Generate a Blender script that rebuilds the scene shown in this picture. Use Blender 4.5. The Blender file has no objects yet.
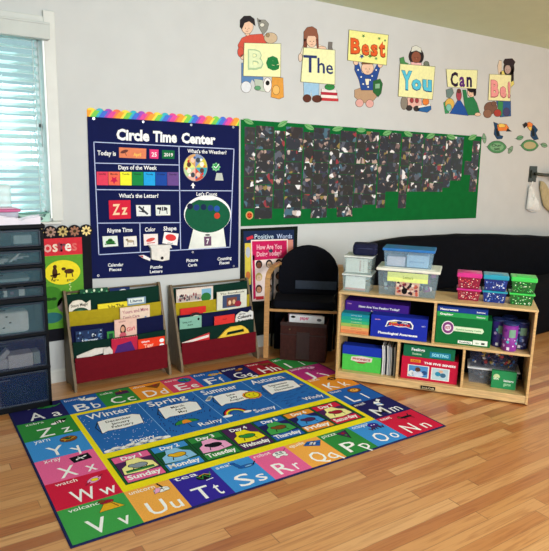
import bpy, bmesh, math, random
from mathutils import Vector, Matrix
random.seed(7)
SC = bpy.context.scene
COL = SC.collection

# ------------------------------------------------------------------ camera data (measured)
CAM = Vector((-0.53628, -3.99356, 1.67365))
YAW, PITCH, ROLL, FPX = 0.5784489, 0.1950828, 0.0252016, 586.1146
YW = 0.356                                    # plane of the back wall
FWD = Vector((math.sin(YAW)*math.cos(PITCH), math.cos(YAW)*math.cos(PITCH), -math.sin(PITCH)))
_r = Vector((math.cos(YAW), -math.sin(YAW), 0)); _u = _r.cross(FWD)
RGT = _r*math.cos(ROLL)+_u*math.sin(ROLL); UPV = -_r*math.sin(ROLL)+_u*math.cos(ROLL)

def hit(x, y, p0, n):
    """point where the sight line of a photo pixel meets a real plane"""
    d = FWD+RGT*((x-274.5)/FPX)-UPV*((y-275.5)/FPX)
    return CAM+d*((p0-CAM).dot(n)/d.dot(n))
def W(x, y, Y=YW):
    p = hit(x, y, Vector((0, Y, 0)), Vector((0, 1, 0))); return (p.x, p.z)

# ------------------------------------------------------------------ materials
def lin(h):
    h = h.lstrip('#'); v = [int(h[i:i+2], 16)/255 for i in (0, 2, 4)]
    return [(c/12.92 if c <= .04045 else ((c+.055)/1.055)**2.4) for c in v]
_m = {}
def M(hexc, rough=.6, var=.06, scale=25., bump=0., metal=0., coat=0., alpha=1., trans=0., stretch=None):
    key = (hexc, rough, var, scale, bump, metal, coat, alpha, trans, stretch)
    if key in _m: return _m[key]
    m = bpy.data.materials.new('material'); m.use_nodes = True
    nt = m.node_tree; N = nt.nodes; L = nt.links; b = N['Principled BSDF']
    c = lin(hexc)
    tc = N.new('ShaderNodeTexCoord'); nz = N.new('ShaderNodeTexNoise'); nz.inputs['Scale'].default_value = scale
    nz.inputs['Detail'].default_value = 3
    if stretch:
        mp = N.new('ShaderNodeMapping'); mp.inputs['Scale'].default_value = stretch
        L.new(tc.outputs['Object'], mp.inputs['Vector']); L.new(mp.outputs['Vector'], nz.inputs['Vector'])
    else: L.new(tc.outputs['Object'], nz.inputs['Vector'])
    r = N.new('ShaderNodeValToRGB'); r.color_ramp.elements[0].position = .3; r.color_ramp.elements[1].position = .7
    r.color_ramp.elements[0].color = [x*(1-var*2) for x in c]+[1]
    r.color_ramp.elements[1].color = [min(1, x*(1+var*2)) for x in c]+[1]
    L.new(nz.outputs['Fac'], r.inputs['Fac']); L.new(r.outputs['Color'], b.inputs['Base Color'])
    b.inputs['Roughness'].default_value = rough; b.inputs['Metallic'].default_value = metal
    b.inputs['Specular IOR Level'].default_value = .5 if (coat or metal or rough < .5) else .15
    b.inputs['Coat Weight'].default_value = coat; b.inputs['Alpha'].default_value = alpha
    b.inputs['Transmission Weight'].default_value = trans
    if bump:
        bp = N.new('ShaderNodeBump'); bp.inputs['Strength'].default_value = bump; bp.inputs['Distance'].default_value = .01
        L.new(nz.outputs['Fac'], bp.inputs['Height']); L.new(bp.outputs['Normal'], b.inputs['Normal'])
    _m[key] = m; return m
def ink(h): return M(h, .7, .03, 40)
def rugc(h): return M(h, .95, .05, 160, .1)
def wood(h, rough=.45, st=(2, 30, 30)): return M(h, rough, .10, 3, .05, stretch=st)

# ------------------------------------------------------------------ mesh builder
_txt = {}
def glyphs(s, bold=.0):
    k = (s, bold)
    if k in _txt: return _txt[k]
    cu = bpy.data.curves.new('t', 'FONT'); cu.body = s; cu.size = 1; cu.resolution_u = 2
    cu.offset = bold; cu.fill_mode = 'FRONT'
    ob = bpy.data.objects.new('t', cu); COL.objects.link(ob)
    dg = bpy.context.evaluated_depsgraph_get(); dg.update()
    me = ob.evaluated_get(dg).to_mesh()
    vs = [tuple(v.co[:2]) for v in me.vertices]; fs = [tuple(p.vertices) for p in me.polygons]
    ob.evaluated_get(dg).to_mesh_clear()
    bpy.data.objects.remove(ob); bpy.data.curves.remove(cu)
    if vs:
        x0 = min(v[0] for v in vs); x1 = max(v[0] for v in vs); y0 = min(v[1] for v in vs); y1 = max(v[1] for v in vs)
    else: x0 = y0 = 0; x1 = y1 = 1
    _txt[k] = (vs, fs, x0, x1, y0, y1); return _txt[k]

class MB:
    def __init__(s): s.v = []; s.f = []; s.m = []; s.mats = []; s.sm = []
    def mi(s, mat):
        if mat not in s.mats: s.mats.append(mat)
        return s.mats.index(mat)
    def add(s, vs, fs, mat, smooth=False):
        b = len(s.v); s.v += [Vector(v) for v in vs]; i = s.mi(mat)
        for f in fs: s.f.append([b+k for k in f]); s.m.append(i); s.sm.append(smooth)
        return s
    def bm(s, bm, mat, mx=None, smooth=False):
        bm.verts.ensure_lookup_table()
        vs = [(mx @ v.co if mx else v.co.copy()) for v in bm.verts]
        idx = {v: i for i, v in enumerate(bm.verts)}
        s.add(vs, [[idx[v] for v in f.verts] for f in bm.faces], mat, smooth); bm.free(); return s
    def box(s, x0, x1, y0, y1, z0, z1, mat, bev=0., mx=None, taper=None):
        bm = bmesh.new(); bmesh.ops.create_cube(bm, size=1)
        for v in bm.verts:
            t = 1.
            cx, cy = (x0+x1)/2, (y0+y1)/2
            if taper and v.co.z < 0: t = taper
            v.co = Vector((cx+v.co.x*(x1-x0)*t, cy+v.co.y*(y1-y0)*t, (z0+z1)/2+v.co.z*(z1-z0)))
        if bev: bmesh.ops.bevel(bm, geom=bm.edges[:], offset=bev, segments=2, profile=.5, affect='EDGES')
        return s.bm(bm, mat, mx)
    def prism(s, pts, o, ux, uy, n, mat, bev=0.):
        """closed outline in plane (o,ux,uy) pushed out by vector n"""
        o, ux, uy, n = map(Vector, (o, ux, uy, n))
        bm = bmesh.new(); vs = [bm.verts.new(o+ux*p[0]+uy*p[1]) for p in pts]
        f = bm.faces.new(vs); r = bmesh.ops.extrude_face_region(bm, geom=[f])
        for e in r['geom']:
            if isinstance(e, bmesh.types.BMVert): e.co += n
        bmesh.ops.recalc_face_normals(bm, faces=bm.faces[:])
        if bev: bmesh.ops.bevel(bm, geom=bm.edges[:], offset=bev, segments=2, profile=.5, affect='EDGES')
        return s.bm(bm, mat)
    def tube(s, path, r, mat, n=10, close=True):
        P = [Vector(p) for p in path]; R = r if isinstance(r, (list, tuple)) else [r]*len(P)
        vs = []; fs = []
        t0 = (P[1]-P[0]).normalized(); a = t0.orthogonal().normalized()
        for i, p in enumerate(P):
            t = ((P[min(i+1, len(P)-1)]-P[max(i-1, 0)])).normalized()
            a = (a-t*a.dot(t)).normalized(); b = t.cross(a)
            for k in range(n):
                an = 2*math.pi*k/n; vs.append(p+(a*math.cos(an)+b*math.sin(an))*R[i])
        for i in range(len(P)-1):
            for k in range(n):
                fs.append([i*n+k, i*n+(k+1) % n, (i+1)*n+(k+1) % n, (i+1)*n+k])
        if close: fs.append(list(range(n))[::-1]); fs.append([(len(P)-1)*n+k for k in range(n)])
        return s.add(vs, fs, mat, True)
    def lathe(s, prof, c, mat, n=28):
        vs = []; fs = []
        for r, z in prof:
            for k in range(n):
                a = 2*math.pi*k/n; vs.append((c[0]+r*math.cos(a), c[1]+r*math.sin(a), c[2]+z))
        for i in range(len(prof)-1):
            for k in range(n): fs.append([i*n+k, i*n+(k+1) % n, (i+1)*n+(k+1) % n, (i+1)*n+k])
        fs.append(list(range(n))[::-1]); fs.append([(len(prof)-1)*n+k for k in range(n)])
        return s.add(vs, fs, mat, True)

class D:
    """draws printed marks on one face of a thing; layers are 0.25 mm apart"""
    def __init__(s, mb, o, ux, uy, mp=None, step=.00025):
        s.mb = mb; s.o = Vector(o); s.ux = Vector(ux).normalized(); s.uy = Vector(uy).normalized()
        s.n = s.ux.cross(s.uy); s.mp = mp or (lambda x, y: (x, y)); s.st = step
    def P(s, u, v, L): return s.o+s.ux*u+s.uy*v+s.n*(L*s.st)
    def poly(s, pts, mat, L=1):
        q = [s.mp(*p) for p in pts]
        a = sum(q[i][0]*q[(i+1) % len(q)][1]-q[(i+1) % len(q)][0]*q[i][1] for i in range(len(q)))
        if a < 0: q = q[::-1]
        s.mb.add([s.P(u, v, L) for u, v in q], [list(range(len(q)))], mat); return s
    def slab(s, pts, mat, t, L=0):
        q = [s.mp(*p) for p in pts]
        s.mb.prism(q, s.P(0, 0, L), s.ux, s.uy, s.n*t, mat); return s
    def rect(s, x0, y0, x1, y1, mat, L=1): return s.poly([(x0, y0), (x1, y0), (x1, y1), (x0, y1)], mat, L)
    def ept(s, cx, cy, rx, ry, n=20, rot=0., a0=0., a1=360.):
        o = []; full = abs(a1-a0) >= 360
        for k in range(n if full else n+1):
            a = math.radians(a0+(a1-a0)*k/n); x = rx*math.cos(a); y = ry*math.sin(a)
            c, q = math.cos(rot), math.sin(rot); o.append((cx+x*c-y*q, cy+x*q+y*c))
        return o
    def ell(s, cx, cy, rx, ry, mat, L=1, n=20, rot=0., a0=0., a1=360.):
        return s.poly(s.ept(cx, cy, rx, ry, n, rot, a0, a1), mat, L)
    def line(s, pts, w, mat, L=1, closed=False):
        q = pts+[pts[0]] if closed else pts
        for (x0, y0), (x1, y1) in zip(q[:-1], q[1:]):
            d = math.hypot(x1-x0, y1-y0) or 1; ex, ey = (x1-x0)/d*w/2, (y1-y0)/d*w/2
            s.poly([(x0-ex-ey, y0-ey+ex), (x1+ex-ey, y1+ey+ex), (x1+ex+ey, y1+ey-ex), (x0-ex+ey, y0-ey-ex)], mat, L)
        return s
    def star(s, cx, cy, r, mat, L=1, n=5, inner=.42, rot=0.):
        p = []
        for k in range(2*n):
            a = rot+math.pi/2+math.pi*k/n; q = r if k % 2 == 0 else r*inner; p.append((cx+q*math.cos(a), cy+q*math.sin(a)))
        return s.poly(p, mat, L)
    def text(s, t, x0, y0, x1, y1, h, mat, L=2, bold=.03, up=None):
        """t between the two baseline ends (x0,y0)-(x1,y1), letters h high (all in the drawing's own units)"""
        vs, fs, a, b, c, d = glyphs(t, bold)
        bx = x1-x0; by = y1-y0; ln = math.hypot(bx, by) or 1
        if up is None: up = (-by/ln, bx/ln)
        q = []
        c0 = c if d-c < .6 else 0.  # descender aware
        hh = max(d, .01)
        for x, y in vs:
            f = (x-a)/((b-a) or 1); g = y/hh*h
            q.append(s.mp(x0+bx*f+up[0]*g, y0+by*f+up[1]*g))
        flip = 0
        for f in fs[:1]:
            p = [q[i] for i in f]
            ar = sum(p[i][0]*p[(i+1) % len(p)][1]-p[(i+1) % len(p)][0]*p[i][1] for i in range(len(p))); flip = ar < 0
        s.mb.add([s.P(u, v, L) for u, v in q], [f[::-1] if flip else f for f in fs], mat); return s
    def ctext(s, t, cx, y, h, mat, L=2, bold=.03, wf=.9, maxw=None):
        vs, fs, a, b, c, d = glyphs(t, bold); w = (b-a)/max(d, .01)*h*wf
        if maxw: w = min(w, maxw)
        return s.text(t, cx-w/2, y, cx+w/2, y, h, mat, L, bold)

# ------------------------------------------------------------------ objects
def tag(o, label=None, cat=None, group=None, kind=None):
    if label: o['label'] = label
    if cat: o['category'] = cat
    if group: o['group'] = group
    if kind: o['kind'] = kind
    return o
def thing(name, label, cat, loc=(0, 0, 0), rz=0., group=None):
    o = bpy.data.objects.new(name, None); COL.objects.link(o)
    o.location = loc; o.rotation_euler = (0, 0, rz); o.empty_display_size = .05
    o['mx'] = [x for r in (Matrix.Translation(loc) @ Matrix.Rotation(rz, 4, 'Z')) for x in r]
    return tag(o, label, cat, group)
def rootmx(o):
    while o.parent: o = o.parent
    if 'mx' in o.keys():
        v = list(o['mx']); return Matrix([v[0:4], v[4:8], v[8:12], v[12:16]])
    return Matrix.Translation(o.location)
def build(mb, name, parent=None, world=False, label=None, smooth=None):
    vs = mb.v
    if parent is not None and world:
        inv = rootmx(parent).inverted(); vs = [inv @ v for v in vs]
    loc = Vector((0, 0, 0))
    if parent is None:
        lo = [min(v[i] for v in vs) for i in range(3)]; hi = [max(v[i] for v in vs) for i in range(3)]
        loc = Vector(((lo[0]+hi[0])/2, (lo[1]+hi[1])/2, lo[2])); vs = [v-loc for v in vs]
    me = bpy.data.meshes.new(name); me.from_pydata([tuple(v) for v in vs], [], mb.f)
    for m in mb.mats: me.materials.append(m)
    me.polygons.foreach_set('material_index', mb.m); me.polygons.foreach_set('use_smooth', mb.sm)
    me.update()
    o = bpy.data.objects.new(name, me); COL.objects.link(o); o.location = loc
    if parent is not None: o.parent = parent
    if label: o['label'] = label
    return o
def struct(mb, name, parent=None):
    o = build(mb, name, parent, world=True)
    if parent is None: o['kind'] = 'structure'
    return o
def dup(root, loc=None, rz=None, label=None, group=None):
    def cp(o, par):
        c = o.copy(); COL.objects.link(c); c.parent = par
        for ch in list(o.children): cp(ch, c)
        return c
    r = cp(root, None)
    if loc is not None: r.location = loc
    if rz is not None: r.rotation_euler = (0, 0, rz)
    if label: r['label'] = label
    if group: r['group'] = group
    return r

WHITE = ink('#f2f4f4'); BLACK = ink('#0c0c10'); NAVY = ink('#16206a')

# ================================================================== ROOM SHELL
def floor_mat():
    m = bpy.data.materials.new('oak_floor'); m.use_nodes = True
    nt = m.node_tree; N = nt.nodes; L = nt.links; b = N['Principled BSDF']
    def nd(t, **k):
        n = N.new(t)
        for a, v in k.items(): setattr(n, a, v)
        return n
    def mth(op, a, bb=None):
        n = nd('ShaderNodeMath', operation=op)
        for i, x in enumerate((a, bb)):
            if x is None: continue
            if isinstance(x, (int, float)): n.inputs[i].default_value = x
            else: L.new(x, n.inputs[i])
        return n.outputs[0]
    g = nd('ShaderNodeNewGeometry'); sx = nd('ShaderNodeSeparateXYZ'); L.new(g.outputs['Position'], sx.inputs[0])
    yw = mth('DIVIDE', sx.outputs['Y'], .074); row = mth('FLOOR', yw); fy = mth('FRACT', yw)
    wn = nd('ShaderNodeTexWhiteNoise', noise_dimensions='1D'); L.new(row, wn.inputs['W'])
    ln = mth('ADD', mth('MULTIPLY', wn.outputs['Value'], .7), .8)
    xs = mth('ADD', mth('DIVIDE', sx.outputs['X'], ln), mth('MULTIPLY', wn.outputs['Value'], 17.)); col = mth('FLOOR', xs); fx = mth('FRACT', xs)
    cb = nd('ShaderNodeCombineXYZ'); L.new(row, cb.inputs[0]); L.new(col, cb.inputs[1])
    w2 = nd('ShaderNodeTexWhiteNoise', noise_dimensions='2D'); L.new(cb.outputs[0], w2.inputs['Vector'])
    rp = nd('ShaderNodeValToRGB'); cr = rp.color_ramp; cr.elements[0].position = 0; cr.elements[0].color = lin('#ad6633')+[1]
    cr.elements[1].position = 1; cr.elements[1].color = lin('#dfac74')+[1]
    for p, h in ((.2, '#c07c43'), (.5, '#cd9053'), (.8, '#d89f64')):
        e = cr.elements.new(p); e.color = lin(h)+[1]
    L.new(w2.outputs['Value'], rp.inputs['Fac'])
    # grain, stretched along the boards, different on each board
    mp = nd('ShaderNodeMapping'); mp.inputs['Scale'].default_value = (1.3, 26, 1)
    av = nd('ShaderNodeVectorMath', operation='ADD'); sc = nd('ShaderNodeVectorMath', operation='SCALE'); sc.inputs['Scale'].default_value = 7.3
    L.new(w2.outputs['Color'], sc.inputs[0]); L.new(g.outputs['Position'], av.inputs[0]); L.new(sc.outputs[0], av.inputs[1])
    L.new(av.outputs[0], mp.inputs['Vector'])
    nz = nd('ShaderNodeTexNoise'); nz.inputs['Scale'].default_value = 2.4; nz.inputs['Detail'].default_value = 5; nz.inputs['Distortion'].default_value = .7
    L.new(mp.outputs[0], nz.inputs['Vector'])
    gr = nd('ShaderNodeValToRGB'); gr.color_ramp.elements[0].position = .33; gr.color_ramp.elements[0].color = (.72, .58, .46, 1)
    gr.color_ramp.elements[1].position = .52; gr.color_ramp.elements[1].color = (1, 1, 1, 1); L.new(nz.outputs['Fac'], gr.inputs['Fac'])
    mx = nd('ShaderNodeMix', data_type='RGBA', blend_type='MULTIPLY'); mx.inputs['Factor'].default_value = .85
    L.new(rp.outputs[0], mx.inputs['A']); L.new(gr.outputs[0], mx.inputs['B'])
    gap = mth('MAXIMUM', mth('LESS_THAN', fy, .028), mth('LESS_THAN', fx, .004))
    m2 = nd('ShaderNodeMix', data_type='RGBA'); L.new(mth('MULTIPLY', gap, .55), m2.inputs['Factor'])
    L.new(mx.outputs['Result'], m2.inputs['A']); m2.inputs['B'].default_value = lin('#5a3418')+[1]
    L.new(m2.outputs['Result'], b.inputs['Base Color'])
    b.inputs['Roughness'].default_value = .33; b.inputs['Coat Weight'].default_value = .8; b.inputs['Coat Roughness'].default_value = .3
    bp = nd('ShaderNodeBump'); bp.inputs['Strength'].default_value = .12; bp.inputs['Distance'].default_value = .003
    L.new(mth('SUBTRACT', 1., gap), bp.inputs['Height']); L.new(bp.outputs[0], b.inputs['Normal'])
    return m
mb = MB(); mb.box(-3.2, 8.6, -7.2, YW+.16, -.1, 0, floor_mat()); struct(mb, 'floor')
WALLM = M('#c9cccb', .85, .01, 6, .03)
OX0, OX1, OZ0, OZ1 = -1.15, .405, 1.228, 2.47
mb = MB()
mb.box(-3.2, OX0, YW, YW+.16, 0, 3.02, WALLM); mb.box(OX1, 8.6, YW, YW+.16, 0, 3.02, WALLM)
mb.box(OX0, OX1, YW, YW+.16, 0, OZ0, WALLM); mb.box(OX0, OX1, YW, YW+.16, OZ1, 3.02, WALLM)
struct(mb, 'wall_back')
mb = MB(); mb.box(-3.2, 8.6, -7.2, YW+.16, 3.02, 3.12, M('#ccdabe', .9, .01, 5)); struct(mb, 'ceiling')
TRIM = M('#d0d2cc', .45, .02, 8)
mb = MB(); mb.prism([(0, 0), (.014, 0), (.014, .085), (.006, .1), (0, .1)], (-3.2, YW, 0), (0, -1, 0), (0, 0, 1), (11.8, 0, 0), TRIM)
struct(mb, 'baseboard_back')
# window
mb = MB(); c = .012
mb.box(OX1, OX1+.075, YW-.02, YW, OZ0-.02, OZ1+.14, TRIM, .004)
mb.box(OX0-.085, OX0, YW-.02, YW, OZ0-.02, OZ1+.14, TRIM, .004)
mb.box(OX0, OX1, YW-.02, YW, OZ1, OZ1+.1, TRIM, .004)
wf = struct(mb, 'window_1')
mb = MB(); mb.box(OX0-.06, OX1+.05, YW-.06, YW+.02, OZ0-.04, OZ0-.02, TRIM, .005); struct(mb, 'window_sill', wf)
mb = MB(); SASH = M('#e9eeee', .4, .02, 8)
for x0, x1, z0, z1 in ((OX0, OX0+.04, OZ0, OZ1), (OX1-.04, OX1, OZ0, OZ1), (OX0, OX1, OZ0, OZ0+.045), (OX0, OX1, OZ1-.045, OZ1), (OX0, OX1, 1.84, 1.88)):
    mb.box(x0, x1, YW+.10, YW+.145, z0, z1, SASH, .003)
struct(mb, 'window_frame', wf)
mb = MB(); mb.box(OX1-.012, OX1, YW-.019, YW+.099, OZ0, OZ1, M('#f6faf8', .4, .01, 8)); mb.box(OX0, OX0+.012, YW-.019, YW+.099, OZ0, OZ1, M('#f6faf8', .4, .01, 8)); struct(mb, 'window_jamb', wf)
def glass_mat():
    m = bpy.data.materials.new('window_glass'); m.use_nodes = True; nt = m.node_tree; N = nt.nodes; L = nt.links
    N.remove(N['Principled BSDF']); t = N.new('ShaderNodeBsdfTransparent'); g = N.new('ShaderNodeBsdfGlossy'); g.inputs['Roughness'].default_value = .03
    nz = N.new('ShaderNodeTexNoise'); nz.inputs['Scale'].default_value = 1.5; rp = N.new('ShaderNodeValToRGB')
    rp.color_ramp.elements[0].color = (.78, .97, .97, 1); rp.color_ramp.elements[1].color = (.92, 1., 1., 1)
    L.new(nz.outputs['Fac'], rp.inputs['Fac']); L.new(rp.outputs[0], t.inputs['Color'])
    mx = N.new('ShaderNodeMixShader'); mx.inputs[0].default_value = .06
    L.new(t.outputs[0], mx.inputs[1]); L.new(g.outputs[0], mx.inputs[2]); L.new(mx.outputs[0], N['Material Output'].inputs[0]); return m
mb = MB(); mb.box(OX0+.03, OX1-.03, YW+.118, YW+.122, OZ0+.03, OZ1-.03, glass_mat()); struct(mb, 'window_pane', wf)
# blind
def slat_mat():
    m = M('#f4fcfb', .5, .01, 9).copy(); nt = m.node_tree; N = nt.nodes; L = nt.links
    t = N.new('ShaderNodeBsdfTranslucent'); t.inputs['Color'].default_value = (.82, .97, .97, 1); mx = N.new('ShaderNodeMixShader'); mx.inputs[0].default_value = .6
    L.new(N['Principled BSDF'].outputs[0], mx.inputs[1]); L.new(t.outputs[0], mx.inputs[2]); L.new(mx.outputs[0], N['Material Output'].inputs[0]); return m
bl = thing('window_blind', 'white horizontal slatted blind with a boxed valance hanging over the window', 'window blind', (-.4, YW-.04, OZ0))
mb = MB(); mb.box(OX0-.04, OX1+.025, YW-.092, YW-.0205, OZ1-.055, OZ1+.05, M('#c4cac6', .5, .02, 8), .006); mb.box(OX0-.04, OX1+.025, YW-.098, YW-.0205, OZ1+.035, OZ1+.05, M('#c4cac6', .5, .02, 8), .003); build(mb, 'valance', bl, True)
mb = MB(); SM = slat_mat(); n = 23
for i in range(n):
    z = OZ0+.03+i*(OZ1-OZ0-.08)/(n-1); a = math.radians(30)
    y0, z0 = -.025*math.cos(a), -.025*math.sin(a)
    mb.prism([(y0, z0), (-y0, -z0), (-y0-.001, -z0+.003), (0, .004), (y0-.001, z0+.003)], (OX0+.01, YW+.045, z), (0, 1, 0), (0, 0, 1), (OX1-OX0-.045, 0, 0), SM)
build(mb, 'slats', bl, True)
for x in (OX1-.07, OX1-.6, OX1-1.1):
    mb = MB(); mb.box(x-.003, x+.003, YW+.012, YW+.014, OZ0+.01, OZ1-.05, ink('#b9cccc')); build(mb, 'ladder_cord', bl, True)
mb = MB(); mb.box(OX0+.01, OX1-.035, YW+.03, YW+.06, OZ0+.001, OZ0+.018, M('#c4cac6', .5, .02, 8), .003); build(mb, 'bottom_rail', bl, True)
mb = MB(); mb.tube([(OX1-.04, YW+.006, OZ1-.06), (OX1-.038, YW+.006, 1.72)], .004, M('#b8c4c4', .3)); build(mb, 'tilt_wand', bl, True)
WORLD = .60; EXPO = .13; SUN = 17.
LIGHTS = [('window_light', (1.4, -6.9, 2.2), (1.8, .3, 2.0), 3.6, 1.6, 105, (.96, .98, 1)),
          ('side_window_light', (8.3, -3.4, 1.7), (3.0, -2.6, 0), 2.4, 1.6, 18, (.95, .98, 1)),  # added fill that brightens the floor at right, no window known there
          ('ceiling_lamp', (2.8, -4.6, 2.98), (3.0, -3.6, 0), 2.2, .8, 75, (1, .95, .86))]
# ================================================================== ALPHABET RUG
RX, RY = 2.34, 1.622
xe = [-.018, .318]+[.318+.2434*k for k in range(1, 8)]+[RX+.02]
ye = [-.0, .282]+[.282+.2645*k for k in range(1, 5)]+[RY+.02]
mb = MB(); RT = .006
mb.box(xe[0], xe[-1], -ye[-1], 0, 0, RT, rugc('#1c2352'), .002)
r = D(mb, (0, 0, RT), (1, 0, 0), (0, 1, 0), None, .00013)
RC = {k: rugc(v) for k, v in dict(navy='#1d1c5c', blue='#1f5fb4', sky='#3c90dc', green='#2f8a3e', lgreen='#3fa04c', orange='#e8942c', lorange='#f2ac4c', pink='#e8649c',
      rose='#d84468', red='#d01c40', dred='#a01830', magenta='#b42c7c', indigo='#33269a', yellow='#f0e018', white='#f6f8fa', black='#10101a',
      dgreen='#12562e', season='#2468b8', plum='#4a2458', cream='#f4ec9c', brown='#7a4a20', grey='#8c98a8', lblue='#8cc4ec', lpink='#f0a8d4', gold='#e4b020').items()}
K = RC['black']; Wt = RC['white']
def cell(i, j):
    return xe[i], xe[i+1], -ye[j+1], -ye[j]
bd = .012
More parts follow.
